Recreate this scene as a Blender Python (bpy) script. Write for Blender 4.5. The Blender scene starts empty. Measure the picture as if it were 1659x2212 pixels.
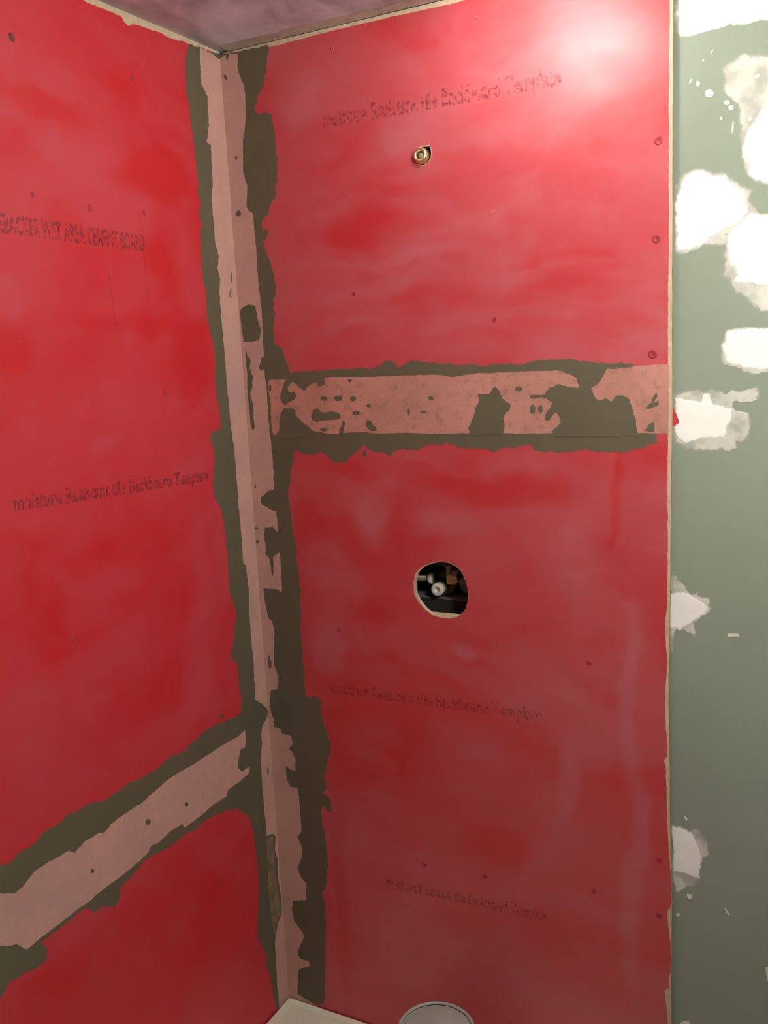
import bpy, bmesh, math, random
from mathutils import Vector, Matrix
from mathutils.geometry import tessellate_polygon

sc = bpy.context.scene
C = sc.collection

# ------------------------------------------------------------------ camera
cam_data = bpy.data.cameras.new('camera')
cam_data.sensor_fit = 'HORIZONTAL'
cam_data.sensor_width = 36.0
cam_data.lens = 1980.878 / 1659.0 * 36.0
cam_data.clip_start = 0.02
cam = bpy.data.objects.new('camera', cam_data)
C.objects.link(cam)
F_ = Vector((-0.46289873, 0.86967885, -0.17141603))
R_ = Vector((0.88561806, 0.46193315, -0.04794177))
U_ = Vector((-0.0374888, 0.17400132, 0.98403157))
m = Matrix((R_, U_, -F_)).transposed().to_4x4()
m.translation = Vector((1.10974742, -1.51423051, 1.83483154))
cam.matrix_world = m
sc.camera = cam

# ------------------------------------------------------------------ world, exposure
world = bpy.data.worlds.new('world')
sc.world = world
world.use_nodes = True
world.node_tree.nodes['Background'].inputs[0].default_value = (0.9, 0.85, 0.8, 1)
world.node_tree.nodes['Background'].inputs[1].default_value = 0.0
sc.view_settings.view_transform = 'Standard'
sc.view_settings.look = 'None'
sc.view_settings.gamma = 1.0
sc.view_settings.use_curve_mapping = False
sc.view_settings.exposure = 0.0

LAMP_COLOR = (1.0, 0.97, 0.88)
TUB_LAMP = ((0.655, -0.235, 2.352), 0.05, 4.2)     # small globe on the ceiling close to the valve wall: centre, radius, watts
ROOM_LAMP = ((1.27, -0.78, 2.08), 0.09, 31.5)     # globe in the middle of the bathroom

# ------------------------------------------------------------------ helpers
CEIL = 2.408
GREEN_Y = 0.012


def at(wall, a, z, off=0.0):
    if wall == 'L':
        return Vector((off, a, z))
    if wall == 'R':
        return Vector((a, -off, z))
    return Vector((a, GREEN_Y - off, z))


def link(name, bm, mat, parent=None, smooth=False):
    me = bpy.data.meshes.new(name)
    bm.normal_update()
    bm.to_mesh(me)
    bm.free()
    for mm in (mat if isinstance(mat, (list, tuple)) else [mat]):
        me.materials.append(mm)
    if smooth:
        for p in me.polygons:
            p.use_smooth = True
    o = bpy.data.objects.new(name, me)
    C.objects.link(o)
    if parent is not None:
        o.parent = parent
    return o


def tag(o, label, cat, group=None):
    o['label'] = label
    o['category'] = cat
    if group:
        o['group'] = group
    return o


def struct(o):
    o['kind'] = 'structure'
    return o


def thing(name, label, cat, loc=(0, 0, 0), group=None):
    o = bpy.data.objects.new(name, None)
    o.empty_display_size = 0.05
    C.objects.link(o)
    o.location = loc
    return tag(o, label, cat, group)


def roughen(pts, amp, seed):
    """Break the straight runs of a brushed outline into a ragged edge (metres)."""
    rnd = random.Random(seed)
    out = []
    n = len(pts)

    def split(a, b, depth):
        d = b - a
        if d.length < 0.003 or depth > 6:
            return []
        nrm = Vector((-d.y, d.x))
        m_ = (a + b) / 2 + nrm.normalized() * rnd.uniform(-1, 1) * min(.14 * d.length, .0016) * amp
        return split(a, m_, depth + 1) + [(m_.x, m_.y)] + split(m_, b, depth + 1)

    for i in range(n):
        a = Vector(pts[i])
        b = Vector(pts[(i + 1) % n])
        out.append((a.x, a.y))
        if amp <= 0 or (a - b).length > 0.3 or (abs(a.x) < 1e-5 and abs(b.x) < 1e-5):
            continue          # the edge that lies in the corner stays straight
        out += split(a, b, 0)
    return out


def slab(bm, wall, loops, z0, z1, mat_index=0):
    """A film or board between offsets z0 and z1 from the wall plane; first loop outer, rest holes."""
    tris = tessellate_polygon([[Vector((p[0], p[1], 0)) for p in lp] for lp in loops])
    flat = [p for lp in loops for p in lp]
    top = [bm.verts.new(at(wall, p[0], p[1], z1)) for p in flat]
    bot = [bm.verts.new(at(wall, p[0], p[1], z0)) for p in flat]
    want = Vector((1, 0, 0)) if wall == 'L' else Vector((0, -1, 0))
    for t in tris:
        v = [top[i] for i in t]
        nn = (v[1].co - v[0].co).cross(v[2].co - v[0].co)
        if nn.length < 1e-12:
            continue
        if nn.dot(want) < 0:
            v.reverse()
        try:
            bm.faces.new(v)
        except ValueError:
            pass
    base = 0
    for lp in loops:
        n = len(lp)
        for i in range(n):
            a, b = base + i, base + (i + 1) % n
            try:
                f = bm.faces.new((top[a], top[b], bot[b], bot[a]))
                f.material_index = mat_index
            except ValueError:
                pass
        base += n
    return bm


def shape(name):
    wall, rough, pts = SHAPES[name]
    return wall, roughen(pts, rough, name)


FILM_COUNT = [0]


def film(bm, name, z0, z1, holes=()):
    FILM_COUNT[0] += 1
    z1 += 4e-6 * (FILM_COUNT[0] % 40)          # hand-laid coats never share one exact thickness
    wall, pts = shape(name)
    slab(bm, wall, [pts] + [shape(h)[1] for h in holes], z0, z1)
    return bm


def box(bm, x0, x1, y0, y1, z0, z1, bevel=0.0):
    r = bmesh.ops.create_cube(bm, size=1.0)
    vs = r['verts']
    for v in vs:
        v.co = Vector(((x0 + x1) / 2 + v.co.x * (x1 - x0), (y0 + y1) / 2 + v.co.y * (y1 - y0),
                       (z0 + z1) / 2 + v.co.z * (z1 - z0)))
    if bevel > 0:
        es = list({e for v in vs for e in v.link_edges})
        bmesh.ops.bevel(bm, geom=es, offset=bevel, segments=2, affect='EDGES')
    return bm


def lathe(bm, prof, base, axis, seg=32):
    """prof: list of (radius, distance along axis)."""
    ax = Vector(axis).normalized()
    u = ax.orthogonal().normalized()
    w = ax.cross(u)
    base = Vector(base)
    rings = []
    for r, h in prof:
        if r <= 1e-6:
            rings.append([bm.verts.new(base + ax * h)])
        else:
            rings.append([bm.verts.new(base + ax * h + u * r * math.cos(2 * math.pi * i / seg)
                                       + w * r * math.sin(2 * math.pi * i / seg)) for i in range(seg)])
    for a, b in zip(rings, rings[1:]):
        for i in range(seg):
            j = (i + 1) % seg
            if len(a) == 1 and len(b) == 1:
                continue
            if len(a) == 1:
                bm.faces.new((a[0], b[i], b[j]))
            elif len(b) == 1:
                bm.faces.new((a[i], b[0], a[j]))
            else:
                bm.faces.new((a[i], b[i], b[j], a[j]))
    bmesh.ops.recalc_face_normals(bm, faces=bm.faces)
    return bm


def tube(bm, pts, r, seg=16):
    pts = [Vector(p) for p in pts]
    rings = []
    ref = None
    for i, p in enumerate(pts):
        d = (pts[min(i + 1, len(pts) - 1)] - pts[max(i - 1, 0)]).normalized()
        u = d.orthogonal().normalized() if ref is None else (ref - d * ref.dot(d)).normalized()
        ref = u
        w = d.cross(u)
        rings.append([bm.verts.new(p + (u * math.cos(2 * math.pi * k / seg) + w * math.sin(2 * math.pi * k / seg)) * r)
                      for k in range(seg)])
    for a, b in zip(rings, rings[1:]):
        for k in range(seg):
            bm.faces.new((a[k], a[(k + 1) % seg], b[(k + 1) % seg], b[k]))
    bm.faces.new(rings[0][::-1])
    bm.faces.new(rings[-1])
    bmesh.ops.recalc_face_normals(bm, faces=bm.faces)
    return bm


def feathered(bm, name, z1, inset=0.86, grow=1.05):
    """A trowelled dab: full thickness inside, thinning to nothing over a feathered border."""
    wall, pts = shape(name)
    FILM_COUNT[0] += 1
    z1 += 4e-6 * (FILM_COUNT[0] % 40)
    cx = sum(p[0] for p in pts) / len(pts)
    cz = sum(p[1] for p in pts) / len(pts)
    lay = bm.verts.layers.float.get('feather') or bm.verts.layers.float.new('feather')
    inn, out = [], []
    for p in pts:
        dx, dz = p[0] - cx, p[1] - cz
        L_ = math.hypot(dx, dz) + 1e-6
        b = min(1 - inset, 0.016 / L_)
        v = bm.verts.new(at(wall, cx + dx * (1 - b), cz + dz * (1 - b), z1))
        v[lay] = 1.0
        inn.append(v)
        o = min(grow - 1, 0.005 / L_)
        v = bm.verts.new(at(wall, cx + dx * (1 + o), cz + dz * (1 + o), z1 * 0.4))
        v[lay] = 0.0
        out.append(v)
    for t in tessellate_polygon([[Vector((v.co.x, v.co.z, 0)) for v in inn]]):
        f = [inn[i] for i in t]
        nn = (f[1].co - f[0].co).cross(f[2].co - f[0].co)
        if nn.length < 1e-12:
            continue
        if nn.y > 0:
            f.reverse()
        try:
            bm.faces.new(f)
        except ValueError:
            pass
    n = len(inn)
    for i in range(n):
        bm.faces.new((inn[i], inn[(i + 1) % n], out[(i + 1) % n], out[i]))
    return bm


# ------------------------------------------------------------------ materials
def new_mat(name):
    mt = bpy.data.materials.new(name)
    mt.use_nodes = True
    nt = mt.node_tree
    return mt, nt, nt.nodes['Principled BSDF']


def N(nt, kind, **kw):
    n = nt.nodes.new(kind)
    for k, v in kw.items():
        setattr(n, k, v)
    return n


def math_node(nt, op, a, b=None, clamp=False):
    n = N(nt, 'ShaderNodeMath', operation=op, use_clamp=clamp)
    for i, v in enumerate((a, b)):
        if v is None:
            continue
        if isinstance(v, (int, float)):
            n.inputs[i].default_value = v
        else:
            nt.links.new(v, n.inputs[i])
    return n.outputs[0]


def coords(nt):
    return N(nt, 'ShaderNodeNewGeometry').outputs['Position']


def noise(nt, vec, scale, detail=4, rough=0.5, stretch=None, dist=0.0):
    if stretch:
        mp = N(nt, 'ShaderNodeMapping')
        mp.inputs['Scale'].default_value = stretch
        nt.links.new(vec, mp.inputs['Vector'])
        vec = mp.outputs[0]
    n = N(nt, 'ShaderNodeTexNoise')
    n.inputs['Scale'].default_value = scale
    n.inputs['Detail'].default_value = detail
    n.inputs['Roughness'].default_value = rough
    n.inputs['Distortion'].default_value = dist
    nt.links.new(vec, n.inputs['Vector'])
    return n.outputs['Fac']


def remap(nt, v, a, b, c=0.0, d=1.0):
    n = N(nt, 'ShaderNodeMapRange')
    n.interpolation_type = 'SMOOTHSTEP'
    nt.links.new(v, n.inputs['Value'])
    for k, x in zip(('From Min', 'From Max', 'To Min', 'To Max'), (a, b, c, d)):
        n.inputs[k].default_value = x
    return n.outputs['Result']


def mixcol(nt, fac, a, b):
    n = N(nt, 'ShaderNodeMix', data_type='RGBA')
    if isinstance(fac, (int, float)):
        n.inputs[0].default_value = fac
    else:
        nt.links.new(fac, n.inputs[0])
    for i, v in ((6, a), (7, b)):
        if isinstance(v, tuple):
            n.inputs[i].default_value = (*v, 1)
        else:
            nt.links.new(v, n.inputs[i])
    return n.outputs[2]


def bump(nt, bsdf, height, strength, dist=0.002):
    b = N(nt, 'ShaderNodeBump')
    b.inputs['Strength'].default_value = strength
    b.inputs['Distance'].default_value = dist
    nt.links.new(height, b.inputs['Height'])
    nt.links.new(b.outputs[0], bsdf.inputs['Normal'])


def simple(name, col, rough=0.6, col2=None, scale=30.0, metal=0.0, bmp=0.0, spec=0.5, stretch=None, lo=.35, hi=.65):
    mt, nt, b = new_mat(name)
    v = coords(nt)
    f = noise(nt, v, scale, 5, 0.6, stretch)
    nt.links.new(mixcol(nt, remap(nt, f, lo, hi), col, col2 or tuple(c * 0.88 for c in col)), b.inputs['Base Color'])
    b.inputs['Roughness'].default_value = rough
    b.inputs['Metallic'].default_value = metal
    b.inputs['Specular IOR Level'].default_value = spec
    if bmp:
        bump(nt, b, noise(nt, v, scale * 4, 4), bmp)
    return mt


def membrane_mat(name, axis, blobs, stretch, deep, milky, spec):
    """Red brushed waterproofing: thick saturated coat against thin milky coat; some pale blobs also hold lamp glare."""
    mt, nt, b = new_mat(name)
    v = coords(nt)
    # warp the coordinates a little so that brushed patches have wandering edges
    wn = N(nt, 'ShaderNodeTexNoise')
    wn.inputs['Scale'].default_value = 7.0
    wn.inputs['Detail'].default_value = 3
    nt.links.new(v, wn.inputs['Vector'])
    sub = N(nt, 'ShaderNodeVectorMath', operation='SUBTRACT')
    nt.links.new(wn.outputs['Color'], sub.inputs[0])
    sub.inputs[1].default_value = (0.5, 0.5, 0.5)
    scl = N(nt, 'ShaderNodeVectorMath', operation='SCALE')
    nt.links.new(sub.outputs[0], scl.inputs[0])
    scl.inputs['Scale'].default_value = 0.09
    add = N(nt, 'ShaderNodeVectorMath', operation='ADD')
    nt.links.new(v, add.inputs[0])
    nt.links.new(scl.outputs[0], add.inputs[1])
    wv = add.outputs[0]
    n1 = noise(nt, wv, 3.2, 5, 0.55, stretch, 0.8)
    n2 = noise(nt, wv, 11.0, 4, 0.6, stretch, 0.4)
    acc = math_node(nt, 'ADD', remap(nt, n1, .3, .7, -.28, .42), remap(nt, n2, .3, .7, -.1, .14))
    for (a, z, ra, rz, s) in blobs:
        sb = N(nt, 'ShaderNodeVectorMath', operation='SUBTRACT')
        nt.links.new(wv, sb.inputs[0])
        sb.inputs[1].default_value = (0, a, z) if axis == 'L' else (a, 0, z)
        ml = N(nt, 'ShaderNodeVectorMath', operation='MULTIPLY')
        nt.links.new(sb.outputs[0], ml.inputs[0])
        ml.inputs[1].default_value = (0, 1 / ra, 1 / rz) if axis == 'L' else (1 / ra, 0, 1 / rz)
        ln = N(nt, 'ShaderNodeVectorMath', operation='LENGTH')
        nt.links.new(ml.outputs[0], ln.inputs[0])
        acc = math_node(nt, 'ADD', acc, remap(nt, ln.outputs['Value'], 0.45, 1.3, s * .62, 0.0))
    fac = math_node(nt, 'ADD', acc, 0.36, clamp=True)
    col = mixcol(nt, fac, deep, milky)
    nt.links.new(col, b.inputs['Base Color'])
    b.inputs['Specular IOR Level'].default_value = spec
    rr = remap(nt, n2, .3, .7, .44, .54)
    nt.links.new(rr, b.inputs['Roughness'])
    h = math_node(nt, 'ADD', math_node(nt, 'MULTIPLY', noise(nt, v, 9.0, 2, .5, stretch), 1.0),
                  math_node(nt, 'MULTIPLY', noise(nt, v, 90.0, 3, .5), 0.1))
    bump(nt, b, h, 0.35, 0.004)
    return mt




# ------------------------------------------------------------------ outlines on the walls, in metres (along the wall, height)
SHAPES = {
 'olive_left': ('L', 1.0, [(-0.0917, 2.3997), (-0.0992, 2.3815), (-0.1071, 2.3508), (-0.1084, 2.3113), (-0.1049, 2.2685), (-0.0996, 2.2239), (-0.099, 2.203), (-0.0972, 2.1863), (-0.0944, 2.1565), (-0.1006, 2.1394), (-0.0924, 2.1198), (-0.1023, 2.1056), (-0.0928, 2.085), (-0.1012, 2.0726), (-0.1032, 2.0209), (-0.104, 1.983), (-0.0969, 1.9579), (-0.0998, 1.9195), (-0.0957, 1.8851), (-0.0872, 1.8704), (-0.0867, 1.8407), (-0.0906, 1.7988), (-0.0912, 1.7661), (-0.0846, 1.7336), (-0.087, 1.7034), (-0.113, 1.7019), (-0.1218, 1.6882), (-0.114, 1.6722), (-0.111, 1.6504), (-0.1221, 1.6088), (-0.1209, 1.5734), (-0.1052, 1.5489), (-0.1024, 1.5356), (-0.0962, 1.4918), (-0.0978, 1.436), (-0.1, 1.3903), (-0.0955, 1.3663), (-0.0842, 1.3403), (-0.0839, 1.3238), (-0.0943, 1.2901), (-0.1092, 1.257), (-0.1079, 1.2431), (-0.0922, 1.233), (-0.0901, 1.1752), (-0.0869, 1.1502), (-0.0921, 1.1272), (-0.1154, 1.1223), (-0.1541, 1.1287), (-0.1832, 1.1316), (-0.2046, 1.1325), (-0.2306, 1.1262), (-0.2512, 1.1263), (-0.2713, 1.1163), (-0.3043, 1.124), (-0.3174, 1.1215), (-0.3456, 1.116), (-0.3807, 1.1159), (-0.4138, 1.1215), (-0.4468, 1.1189), (-0.4785, 1.1172), (-0.5144, 1.1288), (-0.5438, 1.127), (-0.5568, 1.1319), (-0.5791, 1.124), (-0.602, 1.1271), (-0.6297, 1.1168), (-0.655, 1.1181), (-0.6655, 1.1109), (-0.6893, 1.1151), (-0.7522, 1.1186), (-0.9, 1.075), (-1.2, 1.07), (-1.49, 1.078), (-1.49, 0.915), (-1.1, 0.925), (-0.7836, 0.9055), (-0.7183, 0.9145), (-0.7114, 0.9219), (-0.6973, 0.9315), (-0.6762, 0.9279), (-0.6478, 0.9205), (-0.6296, 0.9228), (-0.6243, 0.9371), (-0.6342, 0.9523), (-0.6298, 0.9575), (-0.6067, 0.9549), (-0.5716, 0.9567), (-0.5453, 0.9588), (-0.5221, 0.9397), (-0.503, 0.9393), (-0.4785, 0.9194), (-0.4684, 0.9281), (-0.4621, 0.9498), (-0.4319, 0.9544), (-0.4057, 0.9656), (-0.3393, 0.9559), (-0.2773, 0.957), (-0.2273, 0.9556), (-0.1652, 0.9464), (-0.1284, 0.9317), (-0.097, 0.9014), (-0.0835, 0.8643), (-0.0814, 0.8146), (-0.0761, 0.7755), (-0.0791, 0.7235), (-0.0848, 0.6837), (-0.0935, 0.6477), (-0.0955, 0.6174), (-0.0804, 0.5868), (-0.0703, 0.5558), (-0.0746, 0.5352), (-0.0613, 0.4992), (-0.0578, 0.4548), (-0.0519, 0.4289), (-0.0389, 0.3999), (-0, 0.4), (-0, 2.404)]),
 'speck_left_a': ('L', 1.0, [(-0.1577, 1.1475), (-0.1491, 1.1452), (-0.1486, 1.1372), (-0.1573, 1.1387)]),
 'olive_right': ('R', 1.0, [(0, 2.404), (0.0698, 2.4003), (0.1092, 2.3994), (0.1109, 2.3951), (0.1064, 2.3729), (0.1, 2.3516), (0.0916, 2.3264), (0.0781, 2.3164), (0.0773, 2.3068), (0.0715, 2.2954), (0.0785, 2.2845), (0.0946, 2.2881), (0.1081, 2.28), (0.1104, 2.2527), (0.1139, 2.2203), (0.1142, 2.1856), (0.1124, 2.1626), (0.1047, 2.1461), (0.1083, 2.1389), (0.0985, 2.1275), (0.0907, 2.1166), (0.0862, 2.1019), (0.0764, 2.0995), (0.0688, 2.091), (0.0724, 2.0795), (0.0683, 2.0585), (0.0735, 2.04), (0.0829, 2.0176), (0.0898, 1.9911), (0.0926, 1.9727), (0.0885, 1.9495), (0.0824, 1.9272), (0.0872, 1.9198), (0.0823, 1.8999), (0.0793, 1.8637), (0.0975, 1.8505), (0.1014, 1.8343), (0.1098, 1.8126), (0.1133, 1.8027), (0.1221, 1.8051), (0.1456, 1.807), (0.1884, 1.8073), (0.2373, 1.8078), (0.2594, 1.8092), (0.2917, 1.8055), (0.3094, 1.81), (0.3215, 1.8188), (0.3358, 1.8191), (0.3475, 1.8061), (0.359, 1.8107), (0.3734, 1.8176), (0.3955, 1.8143), (0.4309, 1.8097), (0.4895, 1.8075), (0.5205, 1.8024), (0.5343, 1.8059), (0.5622, 1.8056), (0.5796, 1.8027), (0.606, 1.8079), (0.644, 1.8095), (0.6709, 1.8085), (0.6865, 1.8041), (0.7119, 1.8008), (0.7483, 1.7995), (0.7728, 1.7971), (0.7728, 1.7868), (0.8174, 1.7412), (0.8097, 1.6841), (0.8104, 1.6676), (0.7979, 1.6672), (0.7883, 1.6596), (0.7727, 1.6583), (0.7553, 1.6529), (0.727, 1.6542), (0.706, 1.6564), (0.6927, 1.659), (0.6737, 1.6549), (0.6276, 1.6546), (0.6054, 1.6557), (0.5973, 1.6665), (0.5763, 1.6628), (0.5711, 1.6591), (0.5508, 1.6614), (0.529, 1.6528), (0.5108, 1.6576), (0.471, 1.6585), (0.4441, 1.6648), (0.4389, 1.6698), (0.4305, 1.6647), (0.4028, 1.6646), (0.3798, 1.6543), (0.3572, 1.6567), (0.3331, 1.6549), (0.3228, 1.6435), (0.3095, 1.6512), (0.2859, 1.6523), (0.2686, 1.6641), (0.2518, 1.6517), (0.2371, 1.6436), (0.226, 1.6301), (0.2012, 1.6298), (0.1894, 1.6405), (0.1723, 1.6511), (0.156, 1.6447), (0.1357, 1.6445), (0.1104, 1.6535), (0.1076, 1.6314), (0.0985, 1.6127), (0.097, 1.5932), (0.09, 1.5743), (0.0893, 1.5518), (0.092, 1.5292), (0.0921, 1.5018), (0.0977, 1.4745), (0.1008, 1.4566), (0.0985, 1.4267), (0.1031, 1.3991), (0.103, 1.3594), (0.0969, 1.2785), (0.0992, 1.2431), (0.0983, 1.2072), (0.1001, 1.1793), (0.0975, 1.1437), (0.1095, 1.1372), (0.1179, 1.1444), (0.1364, 1.1369), (0.1343, 1.1074), (0.1392, 1.0809), (0.1463, 1.0698), (0.1471, 1.0557), (0.1533, 1.0466), (0.1501, 1.0216), (0.14, 0.9952), (0.1322, 0.9639), (0.1365, 0.9439), (0.1217, 0.9265), (0.1408, 0.9228), (0.1453, 0.906), (0.1467, 0.8937), (0.1383, 0.8868), (0.128, 0.9026), (0.1192, 0.8903), (0.1221, 0.8507), (0.1251, 0.8269), (0.1271, 0.7922), (0.1275, 0.7611), (0.1183, 0.7113), (0.1079, 0.6957), (0.1134, 0.6741), (0.1124, 0.6254), (0.1075, 0.5707), (0.1015, 0.5016), (0.0931, 0.4226), (0, 0.4)]),
 'speck_right_a': ('R', 1.0, [(0.0733, 2.0752), (0.0819, 2.076), (0.0834, 2.0682), (0.0748, 2.0553), (0.07, 2.0618)]),
 'speck_right_b': ('R', 1.0, [(0.2661, 1.6544), (0.273, 1.6527), (0.2703, 1.6404), (0.2634, 1.6438)]),
 'tape_corner_left': ('L', 0.6, [(-0.06, 2.4014), (-0.0643, 2.3374), (-0.0477, 2.3192), (-0.0497, 2.2928), (-0.0502, 2.2674), (-0.0611, 2.236), (-0.0484, 2.2332), (-0.0532, 2.1794), (-0.0534, 2.1561), (-0.0605, 2.1335), (-0.0592, 2.0891), (-0.0581, 2.0536), (-0.0509, 2.0319), (-0.0582, 2.0083), (-0.0519, 1.9905), (-0.0578, 1.9661), (-0.0581, 1.9078), (-0.0574, 1.8902), (-0.0562, 1.8185), (-0.0547, 1.7249), (-0.0486, 1.6538), (-0.0477, 1.5756), (-0.0481, 1.539), (-0.0471, 1.4866), (-0.0475, 1.4283), (-0.0387, 1.4224), (-0.0356, 1.3701), (-0.0397, 1.3162), (-0.0401, 1.2687), (-0.0378, 1.208), (-0.0425, 1.1337), (-0.0221, 1.1189), (-0.0038, 1.1017), (0, 1.0918), (-0.0044, 1.0821), (-0.0252, 1.0664), (-0.0301, 1.0538), (-0.0292, 1.0337), (-0.0381, 1.002), (-0.0398, 0.9472), (-0.039, 0.8832), (-0.0393, 0.8244), (-0.0171, 0.8194), (-0.0064, 0.8051), (-0.0123, 0.7786), (-0.0045, 0.7469), (-0.0078, 0.7043), (-0.0037, 0.6628), (-0.0028, 0.624), (-0.0174, 0.6093), (-0.0369, 0.5754), (-0.0385, 0.5245), (-0.0403, 0.4573), (-0.0401, 0.4054), (-0, 0.4), (0, 2.395)]),
 'tape_corner_right': ('R', 0.6, [(0, 2.395), (0.0133, 2.4001), (0.0166, 2.3897), (0.023, 2.3999), (0.042, 2.3973), (0.0394, 2.3693), (0.0515, 2.3379), (0.0513, 2.2887), (0.0399, 2.2456), (0.0354, 2.1849), (0.0428, 2.1586), (0.0375, 2.1234), (0.0411, 2.1153), (0.0514, 2.1091), (0.0517, 2.0756), (0.0527, 2.0617), (0.0525, 1.9976), (0.0537, 1.9422), (0.0551, 1.905), (0.051, 1.8147), (0.055, 1.7701), (0.0542, 1.7262), (0.0564, 1.6708), (0.0571, 1.6149), (0.0558, 1.5734), (0.0391, 1.5685), (0.0221, 1.5563), (0.0231, 1.541), (0.0418, 1.5321), (0.0572, 1.5279), (0.0584, 1.4869), (0.0594, 1.4291), (0.0589, 1.3696), (0.0566, 1.3576), (0.0496, 1.3643), (0.0112, 1.3639), (0.0139, 1.3303), (0.0171, 1.3016), (0.0278, 1.2956), (0.0316, 1.2719), (0.024, 1.1982), (0.033, 1.1748), (0.0308, 1.1469), (0.0123, 1.1424), (0.0067, 1.1137), (0.0081, 1.091), (0.0154, 1.0743), (0.0111, 1.059), (0.0283, 1.0586), (0.033, 1.0468), (0.0554, 1.0451), (0.06, 1.0292), (0.0471, 1.0135), (0.0551, 1.0107), (0.063, 0.9963), (0.0606, 0.9654), (0.0357, 0.9737), (0.0361, 0.943), (0.0463, 0.9279), (0.0634, 0.9279), (0.0658, 0.8901), (0.066, 0.8302), (0.0542, 0.8147), (0.0642, 0.7909), (0.0622, 0.7719), (0.0484, 0.7392), (0.0553, 0.72), (0.0687, 0.7078), (0.0657, 0.6674), (0.0301, 0.6571), (0.0259, 0.6347), (0.0295, 0.6064), (0.051, 0.5818), (0.0515, 0.5718), (0.0328, 0.5336), (0.0373, 0.5178), (0.0631, 0.5174), (0.0623, 0.5057), (0.0318, 0.4887), (0.0259, 0.443), (0.0245, 0.4251), (0.0701, 0.4129), (0.0722, 0.4078), (0, 0.4)]),
 'corner_smear_a': ('R', 0.6, [(0.011, 1.9353), (0.0253, 1.9397), (0.0417, 1.9364), (0.0443, 1.9163), (0.0515, 1.89), (0.0447, 1.8694), (0.0076, 1.8674), (0.0045, 1.9079), (0.0055, 1.9302)]),
 'corner_smear_b': ('R', 0.6, [(0.0119, 1.8597), (0.0106, 1.8161), (0.0091, 1.7712), (0.0094, 1.749), (0.0111, 1.7044), (0.0134, 1.6922), (0.0196, 1.6978), (0.0182, 1.7201), (0.0192, 1.7446), (0.0142, 1.7646), (0.0212, 1.7801), (0.0231, 1.802), (0.0176, 1.8158), (0.0212, 1.8306), (0.0143, 1.8419)]),
 'corner_smear_c': ('R', 0.6, [(0.0265, 1.4944), (0.0473, 1.496), (0.0583, 1.485), (0.0692, 1.4807), (0.0653, 1.4459), (0.0488, 1.4381), (0.0414, 1.4318), (0.0404, 1.3927), (0.0361, 1.3963), (0.0332, 1.4294), (0.0231, 1.4385), (0.0259, 1.4547), (0.0237, 1.4804)]),
 'corner_smear_d': ('R', 0.6, [(0, 2.3759), (0, 2.3684), (0, 2.3654), (0, 2.3686), (0, 2.3763), (0, 2.3839), (0, 2.3869), (0, 2.3836)]),
 'corner_smear_e': ('R', 0.6, [(0.0136, 2.3617), (0.0142, 2.3565), (0.0112, 2.356), (0.0075, 2.3608), (0.007, 2.3659), (0.01, 2.3664)]),
 'corner_smear_f': ('R', 0.6, [(0.0239, 2.2143), (0.0223, 2.2112), (0.0196, 2.2116), (0.0185, 2.215), (0.0202, 2.2181), (0.0229, 2.2177)]),
 'corner_smear_g': ('R', 0.6, [(0.0238, 2.1121), (0.0211, 2.1076), (0.016, 2.107), (0.0122, 2.1107), (0.0127, 2.1159), (0.017, 2.1187), (0.022, 2.117)]),
 'corner_smear_h': ('R', 0.6, [(0.0191, 1.2053), (0.0183, 1.1936), (0.0152, 1.1881), (0.0116, 1.1921), (0.0095, 1.2031), (0.0103, 1.2148), (0.0134, 1.2203), (0.017, 1.2163)]),
 'corner_smear_i': ('R', 0.6, [(0.0108, 1.4914), (0.0071, 1.4891), (0.0001, 1.4888), (0, 1.4907), (0.0005, 1.493), (0.0075, 1.4933)]),
 'corner_smear_j': ('R', 0.6, [(0.0106, 1.4632), (0.0081, 1.4601), (0.0034, 1.4598), (0.0013, 1.4627), (0.0039, 1.4658), (0.0086, 1.466)]),
 'corner_smear_k': ('R', 0.6, [(0.0485, 1.8364), (0.0541, 1.838), (0.0507, 1.8111), (0.0441, 1.8113), (0.0389, 1.816)]),
 'corner_smear_l': ('R', 0.6, [(0.0124, 1.579), (0.011, 1.5748), (0.0089, 1.5747), (0.0083, 1.5789), (0.0097, 1.583), (0.0117, 1.5831)]),
 'corner_smear_m': ('R', 0.6, [(0, 1.4604), (0, 1.456), (0, 1.4559), (0, 1.46), (0, 1.4644), (0, 1.4645)]),
 'corner_smear_n': ('L', 0.3, [(-0.0138, 0.9628), (-0.0164, 0.9557), (-0.0197, 0.9572), (-0.0203, 0.9658), (-0.0177, 0.9729), (-0.0145, 0.9714)]),
 'corner_smear_o': ('L', 0.3, [(-0.0143, 1.9923), (-0.0166, 1.983), (-0.0188, 1.9829), (-0.0188, 1.9921), (-0.0165, 2.0013), (-0.0143, 2.0014)]),
 'corner_smear_p': ('L', 0.3, [(-0.0208, 1.9637), (-0.0249, 1.9545), (-0.0273, 1.9546), (-0.0254, 1.9639), (-0.0213, 1.973), (-0.0189, 1.9729)]),
 'corner_smear_q': ('L', 0.6, [(-0.04, 0.8184), (-0.0179, 0.8133), (-0.0132, 0.7934), (-0.02, 0.7664), (-0.0177, 0.7266), (-0.0132, 0.6741), (-0.0075, 0.6314), (-0.0208, 0.6114), (-0.038, 0.5885), (-0.0452, 0.632), (-0.0471, 0.6885), (-0.0452, 0.7475)]),
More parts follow.
